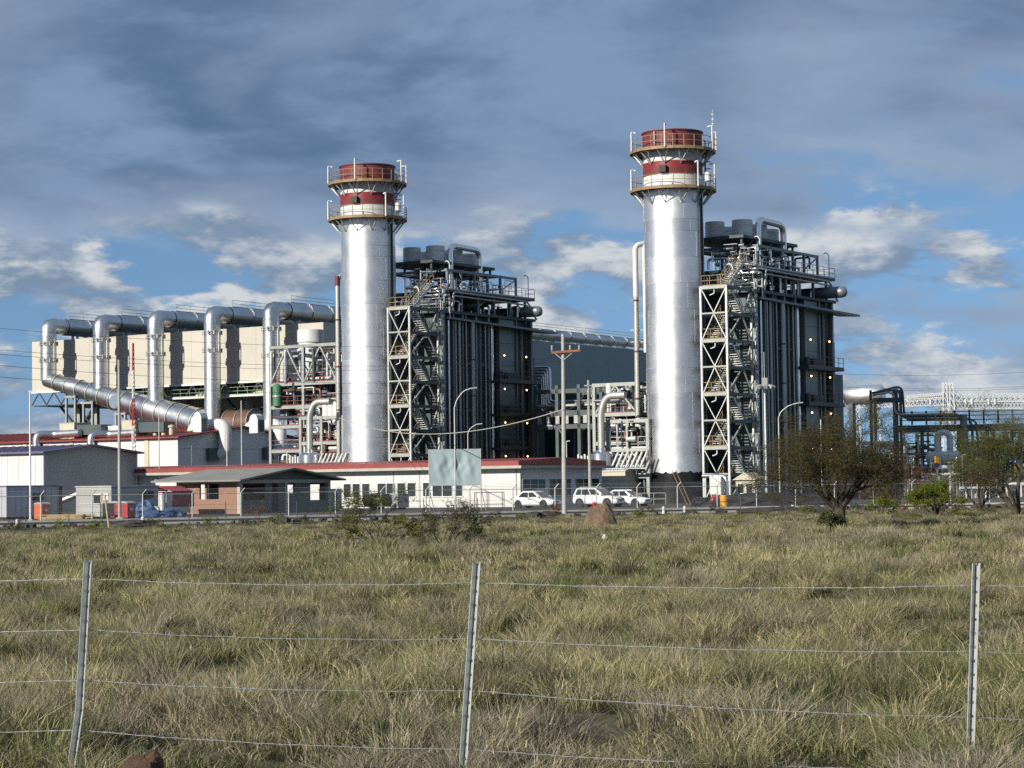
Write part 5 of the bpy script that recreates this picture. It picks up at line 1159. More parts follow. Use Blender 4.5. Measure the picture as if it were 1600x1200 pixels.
# floodlight mast
p = at(1198, 775, 205); o = thing('floodlight_mast', 'tall floodlight mast with a ring of lamps before the boiler', 'mast', (p.x, p.y, 0))
zc = zat(602, 1197, 205); MB().cyl((0, 0, 0), (0, 0, zc), .11, .08, 12).build('shaft', MAT['white_paint'], o); MB().cyl((0, 0, zc), (0, 0, zat(550, 1197, 205)), .035, n=6).build('lightning_rod', MAT['galv'], o)
MB().lathe([(.1, zc-.1), (.45, zc-.1), (.45, zc+.05), (.1, zc+.05)], 14, smooth=False).build('lamp_ring', MAT['galv'], o); MB().box(-.25, .25, -.25, .25, zc+.1, zc+.7).build('winch_box', MAT['grey_wall'], o)
for i in range(8): a = i*math.pi/4; MB().bar((.55*math.cos(a), .55*math.sin(a), zc-.05), (.95*math.cos(a), .95*math.sin(a), zc-.25), .34, .28).build('floodlight', MAT['galv'], o)
# red and white lattice mast
p = at(209, 745, 232); zt = zat(536, 206, 232); o = thing('radio_mast', 'red and white lattice radio mast in front of the turbine hall', 'mast', (p.x, p.y, 0))
nseg = 12
for i in range(nseg):
    q = MB(); a, b = zt*i/nseg, zt*(i+1)/nseg; f0, f1 = 1-.75*i/nseg, 1-.75*(i+1)/nseg
    P3 = [(math.cos(t)*.32, math.sin(t)*.32) for t in (0.5, 2.6, 4.7)]
    for j in range(3):
        A, B = P3[j], P3[(j+1) % 3]; q.bar((A[0]*f0, A[1]*f0, a), (A[0]*f1, A[1]*f1, b), .07)
        for h in range(3):
            c0_, c1_ = a+(b-a)*h/3, a+(b-a)*(h+1)/3; q.bar((A[0]*f0, A[1]*f0, c0_), (B[0]*f1, B[1]*f1, c1_), .045)
    q.build('mast_section', MAT['red_plastic' if (i//2) % 2 else 'white_paint'], o)
# cables
def cable(label, pts, r=.018, sag=.4, m='cable', group=None):
    mb = MB(); out = []
    for a, b in zip(pts[:-1], pts[1:]):
        a = Vector(a); b = Vector(b)
        for i in range(17):
            t = i/16; q = a.lerp(b, t); q.z -= sag*4*t*(1-t); out.append(q)
    o0 = out[0].copy(); mb.sweep([q-o0 for q in out], r, 5); o = mb.build('overhead_cable', MAT[m]); o.location = o0; tag(o, label, 'cable', group); return o
ptop = Vector((xat(877, 140), 140, zat(551, 877, 140)+.4))
for i, (ya, yb) in enumerate(((508, 540), (542, 566), (549, 570), (566, 590), (584, 604))):
    cable('thin dark overhead cable crossing in front of the beige condenser wall', [at(-60, ya, 150), at(880, yb-10+i*2, 260)], .015, 1.2, 'cable', 'cables crossing before the condenser')
zw = zat(655, 880, 140); cable('pale twin cable slung from the power pole past the chimney', [at(530, 653, 215), Vector((p.x*0+xat(881, 140), 139.8, zat(640, 881, 140)))], .035, 1.6, 'cable_pale')
cable('faint cable running from the power pole to the second concrete pole', [Vector((xat(881, 140), 140.2, zat(640, 881, 140))), Vector((at(922, 770, 200).x, 199.8, zt2-.5))], .03, .6, 'cable')
for i, (ya, yb) in enumerate(((583, 575), (603, 598), (606, 601))):
    cable('thin dark overhead cable above the pipe rack and gantry', [at(1285, ya, 215), at(1680, yb, 260)], .014, .5, 'cable', 'cables above the switchyard')

# ================================================================== PLANT FENCE ALONG THE ROAD
fl = [(x, sum(road_y(x+q) for q in (-12, -6, 0, 6, 12))/5+20.5) for x in np.arange(-58, 64, 3.05)]
o = thing('chain_link_fence', 'grey chain link fence with angled post tops along the far road side', 'fence', (fl[0][0], fl[0][1], 0)); ox, oy = fl[0]
m = bpy.data.materials.new('chain_mesh'); m.use_nodes = True; k = NT(m.node_tree)
g = k.n('ShaderNodeTexCoord').outputs['Object']; sp = k.n('ShaderNodeSeparateXYZ', {0: g})
d1 = k.m('FRACT', k.m('MULTIPLY', k.m('ADD', sp.outputs[0], sp.outputs[2]), 12.0)); d2 = k.m('FRACT', k.m('MULTIPLY', k.m('SUBTRACT', sp.outputs[0], sp.outputs[2]), 12.0))
al = k.m('MAXIMUM', k.m('LESS_THAN', d1, .06), k.m('LESS_THAN', d2, .06))
mx = k.n('ShaderNodeMixShader', {0: al, 1: k.n('ShaderNodeBsdfTransparent').outputs[0], 2: k.n('ShaderNodeBsdfPrincipled', {'Base Color': (.45, .46, .46), 'Roughness': .5, 'Metallic': .6}).outputs[0]})
k.n('ShaderNodeOutputMaterial', {0: mx.outputs[0]}); MAT['chain_mesh'] = m
for i, (x, y) in enumerate(fl):
    a = Vector((x-ox, y-oy, 0)); q = MB(); q.cyl(a, a+Vector((0, 0, 1.75)), .045, n=7, cap=False); q.cyl(a+Vector((0, 0, 1.74)), a+Vector((.28, -.12, 2.05)), .035, n=6); q.build('fence_post', MAT['galv'], o)
    if i < len(fl)-1:
        b = Vector((fl[i+1][0]-ox, fl[i+1][1]-oy, 0)); MB().cyl(a+Vector((0, 0, 1.7)), b+Vector((0, 0, 1.7)), .028, n=6, cap=False).build('top_rail', MAT['galv'], o)
        MB().quad(a+Vector((0, 0, .05)), b+Vector((0, 0, .05)), b+Vector((0, 0, 1.66)), a+Vector((0, 0, 1.66))).build('mesh_panel', MAT['chain_mesh'], o)
for j in range(3):
    h = 1.8+.11*j; q = MB(); q.sweep([(x-ox+.06+.1*j, y-oy-.04*j, h) for x, y in fl], .008, 4); q.build('top_wire', MAT['galv'], o)
# white road markers
mk = [('white road marker post opposite the lavender cabin', 27), ('white road marker post opposite the container and tarpaulins', 223), ('white road marker post in front of the blue banner', 664), ('white road marker post before the black chimney base', 1037), ('white road marker post beside the yellow barrel', 1070), ('white road marker post before the big mesquite tree', 1239)]
for lab, px in mk:
    d = ray(px, 800); s = 130.0
    for _ in range(40): X_ = d.x/d.y*s; s = road_y(X_)-.9
    o = thing('marker_post', lab, 'marker', (d.x/d.y*s, s, 0)); MB().lathe([(.10, -.05), (.10, .42), (.07, .47), (.01, .48)], 10).build('stub', MAT['white'], o); MB().lathe([(.102, .2), (.106, .2), (.106, .3), (.102, .3)], 10).build('reflector', MAT['grey_wall'], o)
p = at(929, 795, 150); o = thing('fire_hydrant', 'small red hydrant post behind the boulder', 'hydrant', (p.x, 150, 0)); MB().lathe([(.12, 0), (.12, .55), (.17, .57), (.17, .64), (.1, .72), (.01, .76)], 12).build('barrel', MAT['red_plastic'], o)
for s in (-1, 1): MB().cyl((s*.1, 0, .42), (s*.24, 0, .42), .06, n=8).build('outlet', MAT['red_plastic'], o)
# old wire fence at the far field edge
stk = [(40, 118), (107, 124), (170, 116), (294, 122), (352, 125), (463, 127), (515, 130), (662, 131), (745, 128), (955, 132), (1155, 130)]
o = thing('field_fence', 'old wire fence of thin stakes along the far field edge', 'fence', (at(40, 800, 118).x, 118, 0)); O = o.location
for i, (px, D) in enumerate(stk):
    x = xat(px, D); h = 1.25 if px != 170 else 1.7; t = -.22 if px == 170 else random.uniform(-.08, .08)
    MB().cyl((x-O.x, D-O.y, -.1), (x-O.x+t, D-O.y, h), .055 if px == 170 else .03, .045 if px == 170 else .025, 7).build('stake', MAT['wood' if px == 170 else 'steel_dark'], o)
for h in (.45, .8, 1.1): MB().sweep([(xat(px, D)-O.x, D-O.y, h) for px, D in stk], .006, 4).build('wire', MAT['cable'], o)

# ================================================================== CARS
def make_car(label, px, py, D, suv, rz):
    p = at(px, py, D); o = thing('parked_car', label, 'car', (p.x, p.y, .03), rz, 'white cars parked beside the office')
    L, H, hw = (4.5, 1.68, .90) if suv else (4.35, 1.46, .85); zb = .24 if suv else .19; belt = 1.02 if suv else .90
    P = lambda name, mb, m, par=o: mb.build(name, MAT[m], par)
    hood = .98 if suv else .84; tail = 1.05 if suv else .95
    st = [(-L/2, .45, tail-.25, .80), (-L/2+.12, zb+.05, tail-.04, .93), (-L/2+.5, zb, tail, 1.0), (-.9, zb, belt+.02, 1.0), (.55, zb, belt, 1.0), (1.0, zb, hood+.02, .99), (L/2-.45, zb, hood-.09, .95), (L/2-.14, zb+.02, hood-.2, .86), (L/2, .34, .62, .72)]
    vs = []; n = 12
    for x, b, t, w in st:
        w *= hw; h = t-b
        half = [(0, b), (w*.86, b), (w*.97, b+.12*h), (w, b+.45*h), (w*.985, b+.72*h), (w*.90, b+.95*h), (0, t+.015)]
        ring = half+[(-y, z) for y, z in half[-2:0:-1]]; n = len(ring); vs += [(x, y, z) for y, z in ring]
    fs = [(i*n+j, (i+1)*n+j, (i+1)*n+(j+1) % n, i*n+(j+1) % n) for i in range(len(st)-1) for j in range(n)]
    body = MB().add(vs, fs, True); body.add(vs[:n], [tuple(range(n))]); body.add(vs[-n:], [tuple(range(n))[::-1]])
    b = P('body', body, 'car_white')
    if suv: bot = (-2.12, 1.05); top = (-1.75, .05)
    else: bot = (-1.75, 1.12); top = (-.98, .18)
    bz = belt-.03; tw, bw = hw*.72, hw*.93; tz = H
    def ringz(xa, xb, w, z): return [(xa, -w, z), (xb, -w, z), (xb, w, z), (xa, w, z)]
    A = ringz(bot[0], bot[1], bw, bz); B = ringz(top[0]-.08, top[1]+.1, tw+.05, tz-.08); C = ringz(top[0]+.06, top[1]-.1, tw-.07, tz)
    g = MB(); g.add(A+B+C, [(0,1,5,4),(1,2,6,5),(2,3,7,6),(3,0,4,7),(4,5,9,8),(5,6,10,9),(6,7,11,10),(7,4,8,11),(8,9,10,11)])
    cab = P('cabin_roof', g, 'car_white')
    A_, B_ = [Vector(q) for q in A], [Vector(q) for q in B]
    def pane(name, p0, p1, q1, q0, off):      # p: bottom edge, q: top edge
        off = Vector(off); P(name, MB().add([p0+off, p1+off, q1+off, q0+off], [(0,1,2,3)]), 'dark_glass', cab)
    def inset(i, j, a, c, lo=.10, hi=.90):
        p0, p1 = A_[i].lerp(A_[j], a), A_[i].lerp(A_[j], c); q0, q1 = B_[i].lerp(B_[j], a), B_[i].lerp(B_[j], c)
        return p0.lerp(q0, lo), p1.lerp(q1, lo), p1.lerp(q1, hi), p0.lerp(q0, hi)
    pane('windscreen', *inset(1, 2, .05, .95, .06, .95), (.012, 0, .008)); pane('rear_window', *inset(3, 0, .07, .93, .12, .92), (-.012, 0, .008))
    for s, (i, j) in ((-1, (0, 1)), (1, (3, 2))):
        for a, c in (((.06, .26), (.28, .57), (.60, .90)) if suv else ((.12, .5), (.53, .86))): pane('side_window', *inset(i, j, a, c), (0, s*.012, .004))
        P('door_seam', MB().bar((-.05, s*(hw+.001), zb+.15), (-.05, s*(hw+.001), belt-.05), .012), 'black', b); P('door_handle', MB().bar((-.28, s*(hw+.005), belt-.14), (-.12, s*(hw+.005), belt-.14), .03), 'chrome', b)
        P('mirror', MB().box(.75, .92, min(s*bw, s*(bw+.2)), max(s*bw, s*(bw+.2)), belt, belt+.15), 'car_white')
        q = MB(); xh = L/2-.22; q.add([(xh+.16, s*hw*.52, hood-.27), (xh-.12, s*hw*.86, hood-.22), (xh-.20, s*hw*.90, hood-.36), (xh+.17, s*hw*.60, hood-.42)], [(0,1,2,3)]); 
        for e in range(4): x, y, z = q.v[e]; q.v[e] = (x+.05, y+s*.03, z+.02)
        P('headlight', q, 'chrome')
        P('tail_light', MB().box(-L/2-.01, -L/2+.12, min(s*.5*hw, s*.86*hw), max(s*.5*hw, s*.86*hw), tail-.32, tail-.12), 'red_plastic')
        for x in (-L/2+.82, L/2-.88):
            r = .36 if suv else .315
            P('wheel_arch', MB().cyl((x, s*(hw-.12), r), (x, s*(hw+.004), r), r+.07, n=22), 'black', b)
            q = MB(); q.cyl((x, s*(hw-.16), r), (x, s*(hw+.02), r), r, n=22); w_ = P('wheel', q, 'rubber'); P('rim', MB().cyl((x, s*(hw+.015), r), (x, s*(hw+.032), r), r*.66, r*.60, n=18), 'chrome', w_)
    xf = L/2-.02
    P('grille', MB().box(xf-.2, xf+.02, -hw*.42, hw*.42, hood-.42, hood-.30), 'black'); P('lower_grille', MB().box(xf-.1, xf+.015, -hw*.5, hw*.5, .36, .48), 'black'); P('licence_plate', MB().box(xf, xf+.03, -.22, .22, .50, .60), 'grey_wall')
    if suv:
        for s in (-1, 1): P('roof_rail', MB().bar((top[0]+.15, s*(tw-.1), H+.05), (top[1]-.2, s*(tw-.1), H+.05), .03), 'galv')
        P('spare_wheel_cover', MB().cyl((-L/2-.16, 0, .95), (-L/2+.02, 0, .95), .33, n=18), 'car_white')
    return o
hd = -PA-R(2)
make_car('white sedan parked in front of the shaded office windows', 838, 785, 188, False, hd)
make_car('white SUV with roof rails parked behind the boulder', 936, 785, 187, True, hd)
make_car('white sedan parked beside the SUV at the low railing', 979, 785, 190, False, hd+R(3))
# ================================================================== FOREGROUND WIRE FENCE
def fence_post(parent, top, bot, kink=None, w1=.031, w2=.023):
    """V-section steel post, open towards the viewer, with a punched right flange"""
    top = Vector(top); bot = Vector(bot); pts = [bot]+([Vector(kink)] if kink else [])+[top]
    lf = MB(); rf = MB(); hole = MB()
    for a, b in zip(pts[:-1], pts[1:]):
        for mb, off in ((lf, [(-w1, -.012, 0), (0, .034, 0), (.004, .032, 0), (-w1+.003, -.016, 0)]),):
            q = [a+Vector(o) for o in off]+[b+Vector(o) for o in off]; mb.add(q, [(0,1,2,3)[::-1], (4,5,6,7)]+[(i, (i+1) % 4, 4+(i+1) % 4, 4+i) for i in range(4)])
        # right flange: two rims with rungs, so that the slots are real openings
        A, B = Vector((0, .034, 0)), Vector((w2, -.012, 0))
        def stripf(f0, f1, t0, t1):
            p0, p1 = A.lerp(B, f0), A.lerp(B, f1); n_ = Vector((-.003, -.003, 0)); lo, hi = a.lerp(b, t0), a.lerp(b, t1)
            q = [lo+p0, lo+p1, lo+p1+n_, lo+p0+n_, hi+p0, hi+p1, hi+p1+n_, hi+p0+n_]
            rf.add(q, [(3,2,1,0), (4,5,6,7)]+[(i, (i+1) % 4, 4+(i+1) % 4, 4+i) for i in range(4)])
        n = max(3, int((b-a).length/.085))
        stripf(.0, .28, 0, 1); stripf(.62, 1.0, 0, 1)
        for i in range(n): stripf(.28, .62, i/n, i/n+.80/n)
    o = lf.build('fence_post', MAT['post_steel'], parent); rf.build('punched_flange', MAT['post_steel'], o)
YF = 13.8
wf = thing('barbed_wire_fence', 'galvanised barbed wire fence on punched steel posts across the field', 'fence', (0, YF, 0))
posts = []
for (pt, pk, pb, dy) in (((139, 876), (126, 1108), (106, 1230), -.15), ((746, 879), None, (722, 1235), 0), ((1526, 880), None, (1515, 1235), -.25), ((-560, 872), None, (-585, 1235), -.1), ((2290, 884), None, (2280, 1235), -.3)):
    Y = YF+dy; t = at(*pt, Y); b = at(*pb, Y); b = t+(b-t)*((t.z+.15)/max(.2, t.z-b.z)) if b.z > -.15 else b; kk = at(*pk, Y) if pk else None
    L = lambda v: Vector((v.x, v.y-YF, v.z))
    fence_post(wf, L(t), L(b), L(kk) if kk else None); posts.append((t, b, kk, Y))
posts.sort(key=lambda q: q[0].x)
def on_post(P, py):
    t, b, kk, Y = P; z = None
    seg = (t, b) if kk is None else ((t, kk) if py < 1108 else (kk, b))
    lo, hi = 0, 1
    for _ in range(30):
        m = (lo+hi)/2; q = seg[0].lerp(seg[1], m); d = CAMM.transposed() @ (q-Vector((0, 0, CAMH))); y = 600-FPX*d.y/-d.z
        if y < py: lo = m
        else: hi = m
    return seg[0].lerp(seg[1], (lo+hi)/2)
rnd = random.Random(2)
for wy in ((901, 905, 911, 915, 921), (980, 985, 999, 1019, 1035), (1060, 1064, 1080, 1122, 1140), (1138, 1142, 1172, 1205, 1215)):
    pts = []
    for i in range(4):
        a, b = on_post(posts[i], wy[i]), on_post(posts[i+1], wy[i+1]); a = a+Vector((.01, .03, 0)); b = b+Vector((.01, .03, 0))
        for j in range(60):
            t = j/60; q = a.lerp(b, t); q.z -= .025*4*t*(1-t); q.z += .0012*math.sin(j*1.3+wy[0])+.0015*math.sin(j*.37); pts.append(q)
    w = MB(); w.sweep([(p.x, p.y-YF, p.z) for p in pts], .0026, 5)
    # second strand twisted round the first
    w.sweep([(p.x, p.y-YF+.003*math.cos(i*1.7), p.z+.003*math.sin(i*1.7)) for i, p in enumerate(pts)], .0018, 4)
    o = w.build('wire_strand', MAT['wire'], wf)
    bb = MB()
    for i in range(0, len(pts)-1, 2):
        p = pts[i].lerp(pts[i+1], rnd.random()); c = Vector((p.x, p.y-YF, p.z)); 
        for s in (-1, 1): bb.bar(c+Vector((s*.003, 0, -.008)), c+Vector((-s*.003, .004*s, .009)), .0014)
        bb.sweep([c+Vector((-.005, 0, 0)), c+Vector((.005, 0, 0))], .0034, 5)
    bo = bb.build('barbs', MAT['wire'], o); bo['kind'] = 'stuff'

# ================================================================== GRASS
def grass_material(name):
    m = bpy.data.materials.new(name); m.use_nodes = True; k = NT(m.node_tree)
    c = k.n('ShaderNodeAttribute', attribute_name='col').outputs['Color']; oi = k.n('ShaderNodeObjectInfo').outputs['Random']
    hs = k.n('ShaderNodeHueSaturation', {'Hue': k.m('MULTIPLY_ADD', oi, .028, .477), 'Saturation': k.m('MULTIPLY_ADD', oi, .3, .80), 'Value': k.m('MULTIPLY_ADD', oi, .80, .82), 'Color': c})
    d = k.n('ShaderNodeBsdfDiffuse', {0: hs.outputs[0]}); t = k.n('ShaderNodeBsdfTranslucent', {0: hs.outputs[0]})
    mx = k.n('ShaderNodeMixShader', {0: .28, 1: d.outputs[0], 2: t.outputs[0]}); k.n('ShaderNodeOutputMaterial', {0: mx.outputs[0]}); return m
GM = grass_material('grass_blade')
PAL = {'straw': [(.32, .275, .165), (.38, .335, .21), (.25, .225, .13), (.18, .18, .09), (.15, .16, .07)], 'olive': [(.155, .165, .075), (.20, .20, .095), (.12, .135, .06), (.27, .24, .135), (.23, .215, .12)],
       'green': [(.10, .130, .045), (.13, .155, .06), (.085, .105, .038), (.17, .18, .08), (.22, .205, .11)], 'mauve': [(.27, .235, .18), (.31, .275, .21), (.22, .20, .15), (.17, .17, .085), (.29, .255, .165)], 'dark': [(.055, .065, .025), (.08, .085, .035), (.04, .045, .02)]}
def clump(name, pal, nb, rad, h0, h1, wid, lean, seed, seed_heads=0.0):
    rs = np.random.RandomState(seed); V = []; F = []; C = []
    for i in range(nb):
        r = rad*math.sqrt(rs.rand()); a = rs.rand()*6.283; x, y = r*math.cos(a), r*math.sin(a); h = h0+(h1-h0)*rs.rand()**1.4
        da = a+rs.randn()*.9; l = h*lean*(.25+rs.rand()); ww = wid*(.6+.7*rs.rand()); fa = rs.rand()*3.14; wx, wy = ww*math.cos(fa), ww*math.sin(fa)
        c = np.array(pal[rs.randint(len(pal))])*(.75+.5*rs.rand()); b = len(V); dx, dy = math.cos(da)*l, math.sin(da)*l
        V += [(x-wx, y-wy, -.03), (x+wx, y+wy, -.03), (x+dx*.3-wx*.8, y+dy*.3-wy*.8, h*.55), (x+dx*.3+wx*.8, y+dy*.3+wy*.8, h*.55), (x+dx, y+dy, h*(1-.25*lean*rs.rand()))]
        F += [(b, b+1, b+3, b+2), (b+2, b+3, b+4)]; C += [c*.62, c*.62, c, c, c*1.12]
        if rs.rand() < seed_heads*.45:
            tx, ty, tz = V[-1]; b = len(V); s = ww*1.25; q = np.array((.33, .27, .18))*(.8+.4*rs.rand())
            V += [(tx-s, ty, tz-.035), (tx+s, ty, tz-.03), (tx+dx*.1, ty+dy*.1, tz+.045)]; F += [(b, b+1, b+2)]; C += [q, q, q]
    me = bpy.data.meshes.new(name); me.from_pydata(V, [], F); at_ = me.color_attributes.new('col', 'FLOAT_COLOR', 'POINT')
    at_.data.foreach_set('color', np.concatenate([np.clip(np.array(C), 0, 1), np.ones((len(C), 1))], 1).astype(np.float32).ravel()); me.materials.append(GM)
    return me
def vnoise(x, y, s, seed):
    rs = np.random.RandomState(seed); T = rs.rand(64, 64); X = np.asarray(x)/s; Y = np.asarray(y)/s; xi = np.floor(X).astype(int); yi = np.floor(Y).astype(int); fx = X-xi; fy = Y-yi; fx = fx*fx*(3-2*fx); fy = fy*fy*(3-2*fy)
    g = lambda a, b: T[a % 64, b % 64]
    return (g(xi, yi)*(1-fx)+g(xi+1, yi)*fx)*(1-fy)+(g(xi, yi+1)*(1-fx)+g(xi+1, yi+1)*fx)*fy
def scatter(name, label, specs, pts, idx, rot, scl):
    col = bpy.data.collections.new(name+'_tufts')
    for i, me in enumerate(specs):
        o = bpy.data.objects.new('%s_tuft_%02d' % (name, i), me); col.objects.link(o)
    me = bpy.data.meshes.new(name); me.from_pydata(pts.tolist(), [], [])
    for an, ty, key, dat in (('tuft', 'INT', 'value', idx.astype(np.int32)), ('turn', 'FLOAT_VECTOR', 'vector', rot.astype(np.float32).ravel()), ('size', 'FLOAT_VECTOR', 'vector', scl.astype(np.float32).ravel())):
        me.attributes.new(an, ty, 'POINT').data.foreach_set(key, dat)
    o = bpy.data.objects.new(name, me); COL.objects.link(o); o['kind'] = 'stuff'; o['label'] = label; o['category'] = 'grass'
    ng = bpy.data.node_groups.new(name, 'GeometryNodeTree'); ng.interface.new_socket('Geometry', in_out='INPUT', socket_type='NodeSocketGeometry'); ng.interface.new_socket('Geometry', in_out='OUTPUT', socket_type='NodeSocketGeometry')
    N, Lk = ng.nodes, ng.links; gi = N.new('NodeGroupInput'); go = N.new('NodeGroupOutput'); ci = N.new('GeometryNodeCollectionInfo'); ci.inputs[0].default_value = col; ci.inputs[1].default_value = True; ci.inputs[2].default_value = True
    ip = N.new('GeometryNodeInstanceOnPoints'); ip.inputs['Pick Instance'].default_value = True
    Lk.new(gi.outputs[0], ip.inputs['Points']); Lk.new(ci.outputs[0], ip.inputs['Instance'])
    for an, ty, sock in (('tuft', 'INT', 'Instance Index'), ('turn', 'FLOAT_VECTOR', 'Rotation'), ('size', 'FLOAT_VECTOR', 'Scale')):
        na = N.new('GeometryNodeInputNamedAttribute'); na.data_type = ty; na.inputs[0].default_value = an; Lk.new([q for q in na.outputs if q.enabled][0], ip.inputs[sock])
    Lk.new(ip.outputs[0], go.inputs[0]); md = o.modifiers.new('scatter', 'NODES'); md.node_group = ng
    return o
def make_grass():
    rs = np.random.RandomState(5)
    kinds = ['straw', 'straw', 'olive', 'olive', 'green', 'mauve', 'mauve', 'dark']
    near = [clump('near_tuft', PAL[kd], 110, .18, .05, .34 if kd != 'dark' else .20, .0034, .7, 100+i, .12 if kd in ('straw', 'mauve') else 0) for i, kd in enumerate(kinds)]
    near += [clump('tall_tuft', PAL['straw'], 16, .10, .35, .66, .0018, .45, 140, .5), clump('tall_tuft', PAL['mauve'], 18, .12, .30, .58, .0018, .5, 141, .5)]
    near += [clump('tussock', PAL[kd], 260, .15, .16, .46, .0034, .62, 150+i, .10) for i, kd in enumerate(('straw', 'olive', 'mauve', 'green'))]
    far = [clump('far_tuft', PAL[kd], 150, .42, .04, .30 if kd != 'dark' else .18, .0065, .65, 200+i, .1 if kd in ('straw', 'mauve') else 0) for i, kd in enumerate(kinds)]
    far += [clump('far_tall_tuft', PAL['straw'], 24, .3, .25, .52, .004, .4, 240, .4), clump('far_tall_tuft', PAL['mauve'], 24, .3, .25, .48, .004, .4, 241, .4)]
    far += [clump('far_tussock', PAL[kd], 260, .24, .14, .46, .006, .6, 250+i, .10) for i, kd in enumerate(('straw', 'olive', 'mauve', 'green'))]
    def place(y0, y1, dens, half):
        area = sum(1 for _ in range(1)); W = half(y1); n = int(dens*2*W*(y1-y0)); x = rs.uniform(-W, W, n); y = rs.uniform(y0, y1, n)
        ok = np.abs(x) < half(y); ry = np.interp(x, [p[0] for p in ROADP], [p[1] for p in ROADP]); cut = ry-6.0-13.0*np.clip((4-x)/34, 0, 1)-7.0*vnoise(x, y, 5, 77); ok &= (y < cut) | ((y < ry-1.2) & (rs.rand(len(x)) < .55*vnoise(x, y, 3.0, 78)+.08)); x, y, verge = x[ok], y[ok], (y >= cut)[ok]
        a = vnoise(x, y, 3.5, 1)*.55+vnoise(x, y, 1.2, 2)*.45; b = vnoise(x+50, y, 6, 3)*.5+vnoise(x, y+20, 1.6, 4)*.5; c = vnoise(x+9, y+4, 1.0, 6)*.6+vnoise(x, y, 2.6, 9)*.4
        r = rs.rand(len(x)); idx = np.where(r < .5, 0, 1)
        idx = np.where(a+.45*(r-.5)+np.clip((36-y)/20, 0, 1)*.03 > .49, np.where(r < .6, 2, 3), idx); idx = np.where(b+.5*(rs.rand(len(x))-.5) > .60, np.where(r < .5, 5, 6), idx)
        green_edge = np.clip((y-78)/40, 0, 1)*.14+np.clip((36-y)/20, 0, 1)*.06
        idx = np.where(a+.5*(rs.rand(len(x))-.5)+green_edge > .70, 4, idx); idx = np.where(c+.35*(rs.rand(len(x))-.5) > .66, 7, idx)
        tall = (rs.rand(len(x)) < .10) & (c < .55); idx = np.where(tall, np.where(rs.rand(len(x)) < .6, 8, 9), idx)
        ws = (.8+.5*rs.rand(len(x))); hs = (.60+.65*vnoise(x, y, 2.2, 11))*(.75+.5*rs.rand(len(x))); hs *= np.where(c > .66, .5, 1.0); hs *= np.clip(1.25-.012*np.clip(y-40, 0, 70), .45, 1); tu = vnoise(x, y, .62, 15)*.65+vnoise(x+3, y+8, .33, 25)*.35; hs *= .30+.62*np.clip(tu*2.1-.55, 0, 1)
        tus = (rs.rand(len(x)) < (.22 if y0 < 40 else .36)) & (tu > .52); q = rs.rand(len(x)); idx = np.where(tus, np.where(a+.5*(q-.5) > .55, np.where(q < .85, 11, 13), np.where(b+.4*(q-.5) > .55, 12, 10)), idx); hs *= np.clip((y-8.5)/7.0, .45, 1); hs = np.where(tus, (.58+.62*rs.rand(len(x)))*np.clip((y-8.5)/7.0, .45, 1)*np.clip(1.2-.009*np.clip(y-40, 0, 70), .6, 1), hs); ws = np.where(tus, ws*1.15, ws)
        idx = np.where(verge, np.where(rs.rand(len(x)) < .55, 4, np.where(rs.rand(len(x)) < .5, 7, 2)), idx); hs = np.where(verge, .38*hs+.08, hs)
        # thin the cover in places so that soil and shade show
        keep = rs.rand(len(x)) < np.clip(tu*4.6-1.55, .06, 1)*np.clip(1.30-1.6*np.clip(c-.42, 0, 1)*2, .3, 1); x, y, idx, hs, ws = x[keep], y[keep], idx[keep], hs[keep], ws[keep]
        rot = np.stack([rs.randn(len(x))*.10, rs.randn(len(x))*.10+.05, rs.rand(len(x))*6.283], 1)
        return np.stack([x, y, gz(x, y)], 1), idx, rot, np.stack([ws, ws, hs], 1)
    def cat(parts): return [np.concatenate(q) for q in zip(*parts)]
    hw = lambda y: .25*y+3.0
    scatter('meadow_grass', 'dry tufted grass close to the barbed wire fence', near, *cat([place(8, 24, 44, hw), place(24, 40, 27, hw)]))
    scatter('far_grass', 'dry grass of the field running back to the road', far, *cat([place(40, 72, 7.5, hw), place(72, 122, 4.0, hw), place(122, 148, 2.0, hw)]))
make_grass()

# ================================================================== TREES AND SHRUBS
def leaf_mat(name, c0, c1):
    m = bpy.data.materials.new(name); m.use_nodes = True; k = NT(m.node_tree); g = k.n('ShaderNodeNewGeometry')
    c = k.mix(g.outputs['Random Per Island'], c0, c1); d = k.n('ShaderNodeBsdfDiffuse', {0: c}); t = k.n('ShaderNodeBsdfTranslucent', {0: c})
    mx = k.n('ShaderNodeMixShader', {0: .3, 1: d.outputs[0], 2: t.outputs[0]}); k.n('ShaderNodeOutputMaterial', {0: mx.outputs[0]}); MAT[name] = m
leaf_mat('leaf_olive', (.050, .048, .020), (.122, .108, .044)); leaf_mat('leaf_bright', (.10, .135, .02), (.20, .22, .045)); leaf_mat('leaf_mid', (.075, .090, .022), (.145, .155, .045)); leaf_mat('leaf_dry', (.15, .065, .035), (.26, .13, .07)); leaf_mat('leaf_grey', (.07, .075, .04), (.13, .125, .065))
